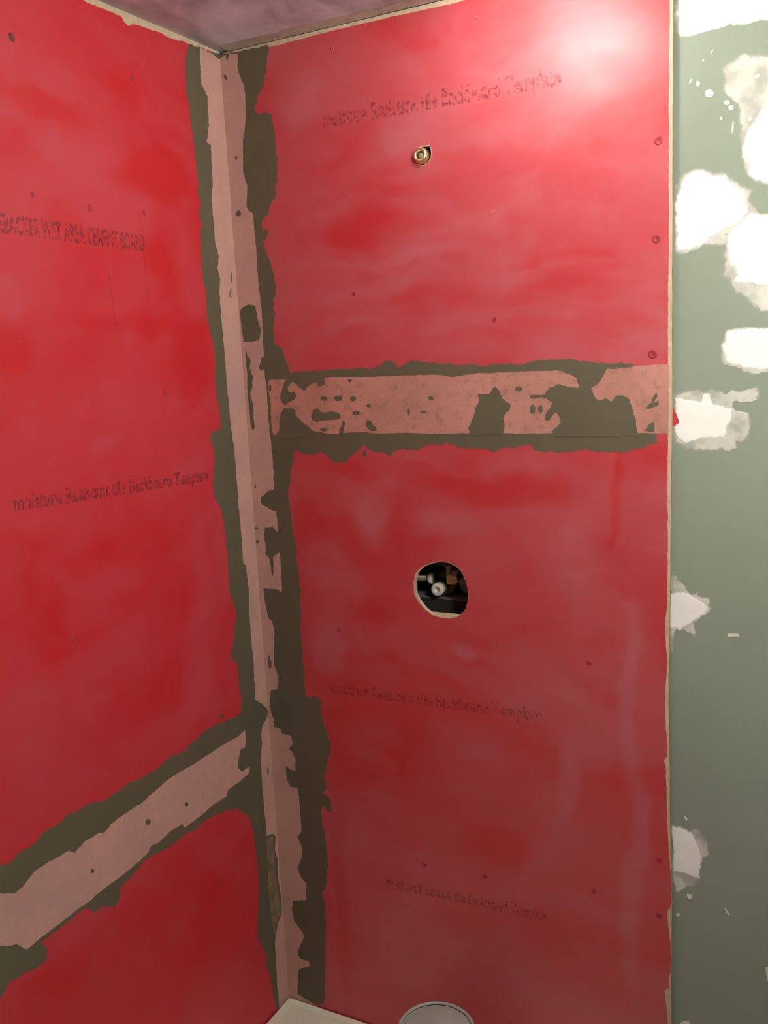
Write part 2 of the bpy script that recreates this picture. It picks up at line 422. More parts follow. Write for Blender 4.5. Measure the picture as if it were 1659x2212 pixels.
 'tape_seam_right': ('R', 0.4, [(0.0613, 1.7922), (0.106, 1.7922), (0.1466, 1.7928), (0.1894, 1.7924), (0.2343, 1.7919), (0.2761, 1.7907), (0.3084, 1.7914), (0.3439, 1.7911), (0.3945, 1.7912), (0.4301, 1.7901), (0.4569, 1.7852), (0.4783, 1.7886), (0.502, 1.7911), (0.5668, 1.7913), (0.6429, 1.7911), (0.6918, 1.7918), (0.7286, 1.7927), (0.7654, 1.7937), (0.7977, 1.794), (0.8287, 1.7943), (0.8275, 1.6848), (0.7801, 1.6849), (0.7125, 1.6851), (0.6339, 1.6852), (0.5582, 1.6854), (0.4853, 1.686), (0.4367, 1.6849), (0.3757, 1.6863), (0.3025, 1.6851), (0.278, 1.6878), (0.2276, 1.687), (0.2028, 1.6844), (0.1572, 1.6908), (0.1381, 1.7062), (0.118, 1.6964), (0.0945, 1.6736), (0.0806, 1.692), (0.0676, 1.6819), (0.0606, 1.6907), (0.0615, 1.7481), (0.0587, 1.7791)]),
 'seam_smear_a': ('R', 0.8, [(0.1085, 1.7957), (0.1469, 1.7963), (0.1897, 1.7959), (0.1902, 1.7801), (0.1787, 1.776), (0.1712, 1.7841), (0.1638, 1.7826), (0.1584, 1.781), (0.1496, 1.7759), (0.1427, 1.768), (0.1305, 1.7755), (0.1247, 1.7836), (0.1158, 1.7866), (0.1048, 1.7761), (0.1062, 1.7671), (0.1193, 1.7686), (0.1239, 1.7586), (0.118, 1.7516), (0.1058, 1.7482), (0.0966, 1.7411), (0.0905, 1.7466), (0.0858, 1.7567), (0.0901, 1.7693), (0.0941, 1.7782), (0.0994, 1.7897)]),
 'seam_smear_b': ('R', 0.8, [(0.0941, 1.7366), (0.1166, 1.7345), (0.1187, 1.7236), (0.1381, 1.7057), (0.1572, 1.6904), (0.1598, 1.6827), (0.0723, 1.6717), (0.0795, 1.7058), (0.0844, 1.7258)]),
 'seam_smear_c': ('R', 0.8, [(0.1544, 1.7187), (0.1601, 1.732), (0.1683, 1.7355), (0.1777, 1.7273), (0.1974, 1.728), (0.2174, 1.7242), (0.2213, 1.7162), (0.2119, 1.7128), (0.1968, 1.712), (0.1828, 1.7113), (0.1663, 1.7078), (0.1576, 1.7115)]),
 'seam_smear_d': ('R', 0.8, [(0.2209, 1.6986), (0.2271, 1.7109), (0.2309, 1.7064), (0.2248, 1.6906), (0.2253, 1.6826), (0.215, 1.6826), (0.2156, 1.6906)]),
 'seam_smear_e': ('R', 0.8, [(0.2764, 1.7113), (0.2866, 1.7086), (0.2897, 1.7017), (0.2977, 1.6955), (0.295, 1.6903), (0.2871, 1.6904), (0.2766, 1.6983)]),
 'seam_smear_f': ('R', 0.8, [(0.5026, 1.7559), (0.513, 1.7538), (0.5248, 1.7554), (0.5297, 1.7646), (0.5355, 1.7673), (0.544, 1.7579), (0.5477, 1.7458), (0.5629, 1.7354), (0.5601, 1.7256), (0.5497, 1.7161), (0.5501, 1.7), (0.5489, 1.6895), (0.5436, 1.6822), (0.4852, 1.6823), (0.4821, 1.6947), (0.492, 1.7143), (0.4965, 1.7289), (0.5034, 1.7394)]),
 'seam_smear_g': ('R', 0.8, [(0.6845, 1.7646), (0.6938, 1.7605), (0.7031, 1.7603), (0.7076, 1.7495), (0.712, 1.7418), (0.7199, 1.7394), (0.7276, 1.743), (0.7364, 1.7364), (0.7428, 1.745), (0.7556, 1.7477), (0.7657, 1.7408), (0.7705, 1.7257), (0.7769, 1.7053), (0.7794, 1.6864), (0.7794, 1.6804), (0.6362, 1.6805), (0.6353, 1.6908), (0.6438, 1.6962), (0.6503, 1.7017), (0.6493, 1.7119), (0.645, 1.719), (0.6399, 1.7198), (0.6352, 1.7136), (0.6286, 1.7066), (0.6221, 1.7082), (0.6264, 1.7226), (0.6339, 1.7308), (0.6372, 1.7382), (0.6268, 1.745), (0.599, 1.7456), (0.5966, 1.7496), (0.6098, 1.7509), (0.6241, 1.7516), (0.6295, 1.7594), (0.6461, 1.7681), (0.6703, 1.7634), (0.6805, 1.7608)]),
 'seam_smear_h': ('R', 0.8, [(0.643, 1.7957), (0.6572, 1.7868), (0.6729, 1.781), (0.6784, 1.7777), (0.6845, 1.763), (0.7031, 1.7588), (0.7108, 1.7639), (0.7147, 1.7668), (0.7225, 1.7779), (0.7294, 1.7905), (0.7513, 1.7919), (0.7728, 1.7941), (0.7728, 1.7971), (0.643, 1.7988)]),
 'seam_smear_i': ('R', 0.8, [(0.8087, 1.7503), (0.8102, 1.7429), (0.8042, 1.7348), (0.8, 1.7342), (0.8037, 1.743)]),
 'seam_smear_j': ('R', 0.8, [(0.8128, 1.7376), (0.8128, 1.7314), (0.803, 1.7267), (0.7942, 1.7241), (0.7927, 1.7279), (0.8015, 1.7341)]),
 'seam_smear_k': ('R', 0.8, [(0.8052, 1.7039), (0.8053, 1.6864), (0.7979, 1.6879), (0.7905, 1.6887), (0.7979, 1.7002)]),
 'seam_smear_l': ('R', 0.8, [(0.6068, 1.7265), (0.6053, 1.7204), (0.6017, 1.7179), (0.5983, 1.7205), (0.5969, 1.7267), (0.5985, 1.7328), (0.6021, 1.7353), (0.6055, 1.7327)]),
 'seam_smear_m': ('R', 0.8, [(0.5845, 1.7617), (0.5824, 1.7584), (0.5777, 1.7571), (0.573, 1.7586), (0.5711, 1.762), (0.5732, 1.7653), (0.5779, 1.7666), (0.5826, 1.7651)]),
 'seam_smear_n': ('R', 0.8, [(0.4173, 1.748), (0.4143, 1.746), (0.4088, 1.7464), (0.405, 1.7491), (0.4058, 1.7519), (0.4105, 1.7528), (0.4156, 1.7511)]),
 'seam_smear_o': ('R', 0.8, [(0.1826, 1.7838), (0.1803, 1.7777), (0.1758, 1.7763), (0.1725, 1.7807), (0.173, 1.7875), (0.1768, 1.7917), (0.1811, 1.79)]),
 'seam_smear_p': ('R', 0.8, [(0.0666, 1.7762), (0.0649, 1.7705), (0.062, 1.7692), (0.06, 1.7732), (0.0606, 1.7795), (0.0631, 1.7833), (0.0658, 1.7819)]),
 'seam_smear_q': ('R', 0.8, [(0.25, 1.7854), (0.2473, 1.7825), (0.2423, 1.7826), (0.24, 1.7857), (0.2426, 1.7886), (0.2477, 1.7885)]),
 'seam_smear_r': ('R', 0.8, [(0.2569, 1.7515), (0.254, 1.7475), (0.248, 1.7466), (0.2434, 1.7495), (0.2437, 1.754), (0.2486, 1.7568), (0.2545, 1.7556)]),
 'seam_smear_s': ('R', 0.8, [(0.2278, 1.753), (0.2246, 1.7493), (0.2173, 1.7479), (0.2101, 1.7496), (0.2074, 1.7534), (0.2106, 1.757), (0.2179, 1.7584), (0.225, 1.7567)]),
 'seam_smear_t': ('R', 0.8, [(0.194, 1.7528), (0.1913, 1.7497), (0.1854, 1.7485), (0.1796, 1.7499), (0.1774, 1.7531), (0.18, 1.7562), (0.186, 1.7573), (0.1917, 1.7559)]),
 'seam_smear_u': ('R', 0.8, [(0.2642, 1.7245), (0.2607, 1.7211), (0.253, 1.7204), (0.247, 1.7228), (0.2472, 1.7266), (0.2535, 1.7289), (0.2611, 1.7279)]),
 'seam_smear_v': ('R', 0.8, [(0.2878, 1.738), (0.2852, 1.7351), (0.2803, 1.7351), (0.278, 1.7382), (0.2806, 1.7411), (0.2855, 1.741)]),
 'seam_smear_w': ('R', 0.8, [(0.3681, 1.7249), (0.3663, 1.7183), (0.3635, 1.7183), (0.3624, 1.725), (0.3641, 1.7315), (0.367, 1.7315)]),
 'seam_smear_x': ('R', 0.8, [(0.4026, 1.7244), (0.3988, 1.7223), (0.3914, 1.7224), (0.3877, 1.7246), (0.3916, 1.7268), (0.399, 1.7267)]),
 'seam_smear_y': ('R', 0.8, [(0.1909, 1.6934), (0.1872, 1.6906), (0.1792, 1.6899), (0.173, 1.6919), (0.1732, 1.695), (0.1797, 1.6969), (0.1876, 1.6962)]),
 'seam_smear_z': ('R', 0.8, [(0.6199, 1.7263), (0.6183, 1.7202), (0.6148, 1.7187), (0.6121, 1.723), (0.6122, 1.7299), (0.6151, 1.7341), (0.6185, 1.7325)]),
 'tape_seam_left': ('L', 0.6, [(-1.49, 0.955), (-1.49, 1.045), (-0.7581, 1.0789), (-0.6951, 1.075), (-0.6702, 1.0604), (-0.6505, 1.0644), (-0.6294, 1.0748), (-0.6002, 1.0743), (-0.5798, 1.0719), (-0.5623, 1.0721), (-0.55, 1.0614), (-0.5298, 1.0694), (-0.4968, 1.0688), (-0.4862, 1.0616), (-0.4687, 1.0712), (-0.4454, 1.0722), (-0.3865, 1.0729), (-0.3693, 1.0762), (-0.3225, 1.0831), (-0.2515, 1.0816), (-0.148, 1.0823), (-0.1101, 1.0784), (-0.0855, 1.0845), (-0.0831, 1.0653), (-0.0902, 1.047), (-0.1073, 1.0502), (-0.1124, 1.0343), (-0.1178, 1.0165), (-0.1054, 1.0019), (-0.0781, 1.0009), (-0.0829, 0.9887), (-0.1091, 0.9853), (-0.1544, 0.9841), (-0.1618, 0.9737), (-0.2045, 0.9765), (-0.2407, 0.9729), (-0.2901, 0.9722), (-0.2941, 0.9826), (-0.3316, 0.9851), (-0.3601, 0.9798), (-0.3818, 0.9831), (-0.3915, 0.974), (-0.4262, 0.9707), (-0.4674, 0.9685), (-0.5226, 0.9663), (-0.5705, 0.965), (-0.6157, 0.9646), (-0.6617, 0.9615), (-0.6702, 0.9701), (-0.6782, 0.9808), (-0.6896, 0.985), (-0.7065, 0.996), (-0.7708, 0.9925)]),
 'left_seam_smear_a': ('L', 0.4, [(-0.2742, 1.0122), (-0.2765, 1.0097), (-0.2809, 1.0109), (-0.284, 1.015), (-0.2835, 1.0188), (-0.2798, 1.0195), (-0.2756, 1.0166)]),
 'left_seam_smear_b': ('L', 0.4, [(-0.3758, 1.0276), (-0.379, 1.0244), (-0.3848, 1.0261), (-0.389, 1.0316), (-0.3883, 1.0367), (-0.3833, 1.0375), (-0.3777, 1.0335)]),
 'left_seam_smear_c': ('L', 0.4, [(-0.5154, 1.0101), (-0.5173, 1.0079), (-0.5207, 1.009), (-0.523, 1.0126), (-0.5225, 1.0159), (-0.5196, 1.0166), (-0.5165, 1.014)]),
 'red_left': ('L', 0.6, [(-1.5, 2.399), (-0.8, 2.399), (-0.5, 2.398), (-0.3465, 2.3989), (-0.3101, 2.3978), (-0.2853, 2.3985), (-0.2612, 2.3974), (-0.2547, 2.39), (-0.2474, 2.3877), (-0.2356, 2.3937), (-0.1774, 2.3978), (-0.1375, 2.3958), (-0.12, 2.3972), (-0.1007, 2.3998), (-0.0479, 2.402), (-0.0008, 2.4031), (-0, 2.404), (-0, 0.4), (-0.0386, 0.4031), (-0.0608, 0.3998), (-0.0825, 0.3975), (-0.3, 0.425), (-1.5, 0.425)]),
 'red_right': ('R', 0.35, [(0, 2.398), (0.0697, 2.3995), (0.1313, 2.3953), (0.1913, 2.3966), (0.273, 2.3979), (0.3775, 2.3976), (0.48, 2.3957), (0.6528, 2.3988), (0.8215, 2.4004), (0.8259, 2.3299), (0.826, 2.1672), (0.8269, 1.9977), (0.8262, 1.8571), (0.8271, 1.6848), (0.8278, 1.5456), (0.8274, 1.4836), (0.8277, 1.4049), (0.8241, 1.3767), (0.825, 1.3487), (0.8275, 1.2924), (0.824, 1.2428), (0.8257, 1.1933), (0.8282, 1.1603), (0.8291, 1.1335), (0.823, 1.1206), (0.8261, 1.1161), (0.8262, 1.0966), (0.8278, 1.0756), (0.8288, 1.0329), (0.8306, 0.9813), (0.8331, 0.9469), (0.8357, 0.9035), (0.836, 0.852), (0.8305, 0.8416), (0.8306, 0.8219), (0.8339, 0.7957), (0.8364, 0.7783), (0.8367, 0.7235), (0.8328, 0.7086), (0.8345, 0.6915), (0.8265, 0.6835), (0.8282, 0.6654), (0.8307, 0.6382), (0.8324, 0.6181), (0.833, 0.5061), (0.6, 0.402), (0.3, 0.402), (0.1, 0.402), (0, 0.4)]),
 'valve_hole': ('R', 0, [(0.368, 1.4198), (0.3742, 1.4274), (0.3827, 1.4346), (0.3988, 1.4424), (0.4175, 1.4467), (0.4333, 1.446), (0.4499, 1.4391), (0.4605, 1.4281), (0.4673, 1.4128), (0.4705, 1.3955), (0.4699, 1.3778), (0.4655, 1.3615), (0.4578, 1.3513), (0.4463, 1.3438), (0.4315, 1.3392), (0.4131, 1.3397), (0.3971, 1.3437), (0.3815, 1.354), (0.3705, 1.3676), (0.3633, 1.3811), (0.3634, 1.4032)]),
 'valve_hole_red': ('R', 0.3, [(0.3645, 1.4202), (0.371, 1.4279), (0.3799, 1.4353), (0.3968, 1.4433), (0.4175, 1.4478), (0.4335, 1.447), (0.4502, 1.44), (0.461, 1.4288), (0.4678, 1.4132), (0.471, 1.3955), (0.4704, 1.3775), (0.4659, 1.3609), (0.4582, 1.3505), (0.4466, 1.3427), (0.4316, 1.3381), (0.4131, 1.3387), (0.3952, 1.3425), (0.3788, 1.3531), (0.3671, 1.3669), (0.3596, 1.3806), (0.3596, 1.4033)]),
 'outlet_hole': ('R', 0, [(0.4012, 2.1757), (0.4067, 2.1795), (0.413, 2.1809), (0.42, 2.1799), (0.4253, 2.1807), (0.4285, 2.1757), (0.4295, 2.1673), (0.4279, 2.1599), (0.4223, 2.1538), (0.4133, 2.1497), (0.4081, 2.1504), (0.4021, 2.1565), (0.3994, 2.1645), (0.3993, 2.1714)]),
 'outlet_hole_red': ('R', 0.3, [(0.4003, 2.1765), (0.4062, 2.1805), (0.4129, 2.182), (0.4204, 2.181), (0.426, 2.1818), (0.4296, 2.1765), (0.4306, 2.1675), (0.4288, 2.1596), (0.4229, 2.1531), (0.4133, 2.1486), (0.4076, 2.1494), (0.4013, 2.1559), (0.3984, 2.1645), (0.3982, 2.1719)]),
 'board_right': ('R', 0.2, [(0, 2.404), (0.829, 2.404), (0.8306, 2.3289), (0.8318, 1.9972), (0.8327, 1.7115), (0.8315, 1.4053), (0.8301, 1.2436), (0.8322, 1.1273), (0.8347, 0.9473), (0.8376, 0.8506), (0.8381, 0.62), (0.835, 0.4), (0, 0.4)]),
 'mud_top': ('G', 1, [(0.8322, 2.3576), (0.8327, 2.2843), (0.8401, 2.279), (0.8535, 2.2764), (0.87, 2.2785), (0.8896, 2.2785), (0.9127, 2.2798), (0.9374, 2.2794), (0.9869, 2.2771), (1.1033, 2.2736), (1.1006, 2.3411)]),
 'mud_corner': ('G', 1, [(0.9303, 2.1132), (0.9272, 2.1097), (0.9313, 2.0967), (0.9392, 2.0891), (0.9376, 2.0696), (0.9475, 2.0565), (0.98, 2.0518), (1.0293, 2.056), (1.0385, 2.1493), (0.9892, 2.1823), (0.9623, 2.1697), (0.9525, 2.1565), (0.9421, 2.1381), (0.9352, 2.1268)]),
 'mud_large': ('G', 1, [(0.8331, 2.0521), (0.8376, 2.057), (0.8424, 2.0619), (0.8457, 2.0724), (0.8545, 2.0825), (0.8681, 2.0858), (0.8816, 2.0802), (0.889, 2.0757), (0.9069, 2.0735), (0.9162, 2.063), (0.9223, 2.0536), (0.9354, 2.0474), (0.9383, 2.0297), (0.9421, 2.0153), (0.9258, 1.9996), (0.914, 1.9948), (0.8995, 1.989), (0.8848, 1.983), (0.8794, 1.975), (0.8631, 1.9703), (0.8458, 1.9663), (0.8347, 1.9666)]),
 'mud_middle': ('G', 1, [(0.9418, 2.0154), (0.9561, 2.0111), (0.9936, 2.0071), (1.0493, 1.9959), (1.0522, 1.9043), (0.9963, 1.9005), (0.97, 1.9024), (0.9577, 1.906), (0.9478, 1.9088), (0.9313, 1.9114), (0.9206, 1.9143), (0.9245, 1.9243), (0.9216, 1.9348), (0.9122, 1.9411), (0.9093, 1.9599), (0.9084, 1.9695), (0.914, 1.9941), (0.9258, 1.9996)]),
 'mud_square': ('G', 1, [(0.9104, 1.8412), (0.9188, 1.8435), (0.9405, 1.8445), (0.9714, 1.8428), (1.0358, 1.8373), (1.0465, 1.7907), (1.0314, 1.7735), (0.9727, 1.7809), (0.9603, 1.78), (0.9389, 1.7835), (0.9199, 1.7913), (0.9076, 1.7967), (0.904, 1.8111), (0.9059, 1.8231)]),
 'mud_cloud': ('G', 1, [(0.8332, 1.7424), (0.844, 1.7414), (0.8547, 1.739), (0.8675, 1.7365), (0.8766, 1.7349), (0.8786, 1.7414), (0.8807, 1.7479), (0.889, 1.7463), (0.8912, 1.7375), (0.8948, 1.7302), (0.9114, 1.727), (0.9231, 1.7232), (0.9246, 1.7102), (0.92, 1.7001), (0.9147, 1.6907), (0.9136, 1.6747), (0.8976, 1.6754), (0.8815, 1.6746), (0.866, 1.6717), (0.8488, 1.6671), (0.8401, 1.6746), (0.8343, 1.6829)]),
 'mud_star': ('G', 1, [(0.8284, 1.4177), (0.8404, 1.4203), (0.8507, 1.4227), (0.8633, 1.4166), (0.8743, 1.4128), (0.8831, 1.4065), (0.8926, 1.3987), (0.8884, 1.3881), (0.8754, 1.3782), (0.866, 1.3693), (0.8579, 1.3629), (0.8483, 1.3572), (0.8446, 1.3536), (0.8408, 1.3572), (0.8288, 1.3552)]),
 'mud_bulb': ('G', 1, [(0.8353, 0.9997), (0.8501, 1.0002), (0.8641, 0.9954), (0.8703, 0.9906), (0.8765, 0.9782), (0.882, 0.9647), (0.886, 0.9508), (0.8838, 0.9364), (0.8817, 0.9245), (0.8831, 0.9091), (0.8757, 0.9082), (0.8656, 0.911), (0.85, 0.9108), (0.8351, 0.9107)]),
 'thin_corner': ('G', 1, [(0.902, 2.2277), (0.9078, 2.2299), (0.9135, 2.2334), (0.9217, 2.2382), (0.9287, 2.2414), (0.9395, 2.2369), (0.9515, 2.2363), (0.9819, 2.2324), (1.0486, 2.2032), (1.0654, 2.0514), (1.0299, 2.0367), (0.9668, 2.0475), (0.9482, 2.0551), (0.9363, 2.0691), (0.9281, 2.0952), (0.9257, 2.1217), (0.9224, 2.1612), (0.9203, 2.1732), (0.9104, 2.1838), (0.9005, 2.1971)]),
 'thin_large': ('G', 1, [(0.8334, 2.0671), (0.8388, 2.0719), (0.8443, 2.0794), (0.8524, 2.0865), (0.868, 2.0878), (0.8856, 2.0815), (0.9088, 2.0765), (0.9208, 2.0644), (0.9321, 2.0537), (0.9451, 2.0455), (0.9435, 2.0292), (0.9553, 2.0179), (0.9363, 2.0012), (0.9168, 1.9864), (0.9035, 1.9857), (0.9157, 1.975), (0.9091, 1.9688), (0.8767, 1.9732), (0.8631, 1.9661), (0.8493, 1.9625), (0.8347, 1.9638)]),
 'thin_middle': ('G', 1, [(0.9084, 1.9695), (0.9055, 1.9451), (0.9031, 1.9246), (0.9125, 1.9198), (0.9187, 1.9117), (0.9229, 1.8962), (0.9309, 1.897), (0.9397, 1.8868), (0.9457, 1.8802), (0.9591, 1.8676), (0.9708, 1.8662), (1.0351, 1.8588), (1.0573, 1.9367), (1.0487, 2.0152), (0.9935, 2.0117), (0.9587, 2.0109), (0.9488, 2.0219), (0.9418, 2.02), (0.9297, 2.0019), (0.9134, 1.9935)]),
 'thin_square': ('G', 1, [(0.909, 1.8412), (0.9184, 1.8443), (0.9404, 1.8459), (0.9713, 1.8442), (1.0419, 1.8396), (1.0529, 1.7837), (1.0379, 1.765), (0.9728, 1.7767), (0.9511, 1.7725), (0.939, 1.7779), (0.9329, 1.7837), (0.9146, 1.7872), (0.9022, 1.7955), (0.902, 1.8105), (0.9052, 1.8231)]),
 'thin_cloud': ('G', 1, [(0.8332, 1.7453), (0.8475, 1.7487), (0.8595, 1.7521), (0.8701, 1.7554), (0.8779, 1.748), (0.8848, 1.7522), (0.8931, 1.7541), (0.8994, 1.7489), (0.9055, 1.7517), (0.9152, 1.7457), (0.9212, 1.752), (0.9422, 1.7515), (0.9591, 1.7546), (0.9611, 1.7369), (0.9512, 1.7364), (0.9425, 1.7347), (0.9303, 1.7375), (0.9229, 1.7326), (0.9231, 1.7225), (0.9306, 1.7181), (0.9462, 1.7157), (0.9513, 1.697), (0.9496, 1.6805), (0.943, 1.6711), (0.9376, 1.6674), (0.9301, 1.6696), (0.9296, 1.6579), (0.9241, 1.6586), (0.918, 1.6542), (0.9069, 1.6578), (0.8873, 1.6569), (0.8683, 1.6545), (0.859, 1.6552), (0.8489, 1.6589), (0.8344, 1.6709), (0.8321, 1.6874)]),
 'thin_star': ('G', 1, [(0.8301, 1.4488), (0.8402, 1.4495), (0.8417, 1.4402), (0.8506, 1.4361), (0.8566, 1.4263), (0.8633, 1.4174), (0.8691, 1.4187), (0.8728, 1.4237), (0.8757, 1.4169), (0.883, 1.4143), (0.8932, 1.4138), (0.894, 1.4066), (0.8912, 1.4001), (0.8956, 1.3958), (0.8885, 1.3849), (0.8754, 1.3766), (0.8674, 1.3686), (0.8727, 1.3524), (0.8706, 1.3442), (0.858, 1.3509), (0.8505, 1.3566), (0.8446, 1.352), (0.8408, 1.3556), (0.8356, 1.3535), (0.8334, 1.3379), (0.8335, 1.3135), (0.8297, 1.3131)]),
 'thin_bulb': ('G', 1, [(0.8353, 0.9997), (0.8501, 1.0011), (0.8617, 0.9966), (0.8724, 1.0041), (0.8808, 1.0024), (0.8893, 0.9922), (0.8956, 0.9763), (0.8973, 0.9612), (0.8943, 0.9553), (0.8867, 0.9501), (0.8824, 0.9256), (0.8834, 0.9083), (0.8765, 0.9031), (0.8704, 0.891), (0.8611, 0.8931), (0.8565, 0.8822), (0.8455, 0.8723), (0.8391, 0.8859), (0.8351, 0.909)]),
 'fleck_00': ('G', 0.3, [(0.9205, 1.3558), (0.9389, 1.3577), (0.939, 1.353), (0.9213, 1.3503)]),
 'fleck_01': ('G', 0.3, [(0.8546, 1.0202), (0.8569, 1.0215), (0.8608, 1.0171), (0.8593, 1.0142)]),
 'fleck_02': ('G', 0.3, [(0.8427, 0.8321), (0.845, 0.8346), (0.849, 0.832), (0.8459, 0.8276)]),
 'fleck_03': ('G', 0.3, [(0.9235, 0.864), (0.9258, 0.8629), (0.9319, 0.8549), (0.9297, 0.8534)]),
 'fleck_04': ('G', 0.3, [(0.8569, 2.2127), (0.8545, 2.2105), (0.853, 2.2115), (0.8539, 2.2148), (0.8563, 2.217), (0.8578, 2.2159)]),
 'fleck_05': ('G', 0.3, [(0.8888, 2.1912), (0.8869, 2.1874), (0.8823, 2.1864), (0.8776, 2.1889), (0.8756, 2.1934), (0.8775, 2.1972), (0.8821, 2.1982), (0.8868, 2.1957)]),
 'fleck_06': ('G', 0.3, [(0.9119, 2.1745), (0.9102, 2.1717), (0.9063, 2.1716), (0.9032, 2.1742), (0.9032, 2.1776), (0.9062, 2.1792), (0.9101, 2.1778)]),
 'fleck_07': ('G', 0.3, [(0.9172, 2.1665), (0.9157, 2.1637), (0.9125, 2.1635), (0.9098, 2.166), (0.9097, 2.1694), (0.9123, 2.1711), (0.9156, 2.1698)]),
 'fleck_08': ('G', 0.3, [(0.9018, 2.154), (0.9008, 2.1518), (0.8988, 2.1521), (0.8978, 2.1546), (0.8988, 2.1567), (0.9007, 2.1564)]),
 'fleck_09': ('G', 0.3, [(0.9176, 2.139), (0.9165, 2.1321), (0.9153, 2.1307), (0.9148, 2.1358), (0.9155, 2.1436), (0.9168, 2.1482), (0.9177, 2.1462)]),
 'fleck_10': ('G', 0.3, [(0.8694, 2.2081), (0.8678, 2.2044), (0.8645, 2.205), (0.8628, 2.2092), (0.8644, 2.2129), (0.8677, 2.2123)]),
 'fleck_11': ('G', 0.3, [(0.9425, 2.1471), (0.9413, 2.1445), (0.9387, 2.1449), (0.9374, 2.1479), (0.9386, 2.1505), (0.9412, 2.1501)]),
 'fleck_12': ('G', 0.3, [(0.9527, 2.2067), (0.9523, 2.2037), (0.9489, 2.2017), (0.9451, 2.2022), (0.9437, 2.2048), (0.9458, 2.2076), (0.9498, 2.2084)]),
 'fleck_13': ('G', 0.3, [(0.8743, 2.2392), (0.8725, 2.2376), (0.8715, 2.2392), (0.8727, 2.2418), (0.8744, 2.2418)]),
 'fleck_14': ('G', 0.3, [(0.8866, 2.2492), (0.8844, 2.2466), (0.8836, 2.2486), (0.8853, 2.2524), (0.8872, 2.2528)]),
 'fleck_15': ('G', 0.3, [(0.8612, 0.8754), (0.8706, 0.8751), (0.8675, 0.8672), (0.8628, 0.8678)]),
 'fleck_16': ('G', 0.3, [(0.9899, 0.7702), (1.0243, 0.7891), (1.0254, 0.7459), (0.9948, 0.747)]),
 'fleck_17': ('G', 0.3, [(0.8505, 0.6152), (0.8569, 0.6239), (0.8665, 0.6262), (0.8714, 0.6185), (0.8684, 0.5949), (0.8523, 0.5894)]),
 'red_tab': ('G', 0.4, [(0.8282, 1.7313), (0.8304, 1.7269), (0.8359, 1.7208), (0.8392, 1.7119), (0.8428, 1.7007), (0.8371, 1.697), (0.8321, 1.6941), (0.8306, 1.6881), (0.8277, 1.6881)]),
}
DIMPLES = [('R', 0.8104, 2.1335, 0.0068), ('R', 0.808, 1.9885, 0.0068), ('R', 0.8028, 1.8113, 0.0076), ('R', 0.5366, 2.0585, 0.003), ('R', 0.2627, 1.9433, 0.0038), ('R', 0.5365, 1.8812, 0.0042), ('R', 0.1895, 1.2918, 0.0042), ('R', 0.6946, 1.2831, 0.0051), ('R', 0.6997, 0.8473, 0.0051), ('R', 0.4868, 0.8254, 0.0051), ('R', 0.3567, 0.8193, 0.0051), ('R', 0.2455, 2.3688, 0.0034), ('R', 0.52, 2.3665, 0.0034), ('R', 0.2533, 2.1194, 0.0034), ('R', 0.8159, 0.9368, 0.0051), ('R', 0.8162, 0.8298, 0.0051), ('L', -0.4965, 2.3063, 0.006), ('L', -0.2498, 2.3057, 0.005), ('L', -0.4898, 2.0897, 0.004), ('L', -0.3766, 2.0836, 0.005), ('L', -0.2496, 2.09, 0.005), ('L', -0.5482, 1.878, 0.0035), ('L', -0.3991, 1.8712, 0.0035), ('L', -0.5037, 1.4063, 0.004), ('L', -0.2384, 1.783, 0.004), ('L', -0.4842, 1.7822, 0.0035)]
MOTTLE_LEFT = [(-0.473, 2.268, 0.114, 0.046, 0.45), (-0.436, 2.218, 0.102, 0.027, -0.9), (-0.221, 2.138, 0.132, 0.031, -0.8), (-0.317, 2.089, 0.119, 0.052, 0.95), (-0.553, 1.941, 0.029, 0.033, 0.95), (-0.13, 1.979, 0.047, 0.075, 0.6), (-0.381, 2.146, 0.11, 0.036, 0.6), (-0.565, 1.862, 0.049, 0.04, -0.8), (-0.193, 2.173, 0.074, 0.032, -0.8), (-0.149, 1.827, 0.06, 0.085, -0.7), (-0.413, 1.695, 0.04, 0.019, 0.5), (-0.112, 1.458, 0.026, 0.081, 0.6), (-0.524, 2.144, 0.042, 0.032, -0.7), (-0.214, 2.015, 0.031, 0.024, -0.8), (-0.339, 1.524, 0.157, 0.04, -0.5), (-0.55, 1.481, 0.053, 0.142, -0.3), (-0.609, 1.316, 0.058, 0.105, 0.35), (-0.213, 1.227, 0.053, 0.071, 0.4), (-0.4, 1.482, 0.063, 0.031, 0.3), (-0.288, 1.902, 0.137, 0.023, -0.4), (-0.461, 0.875, 0.21, 0.049, -0.3)]
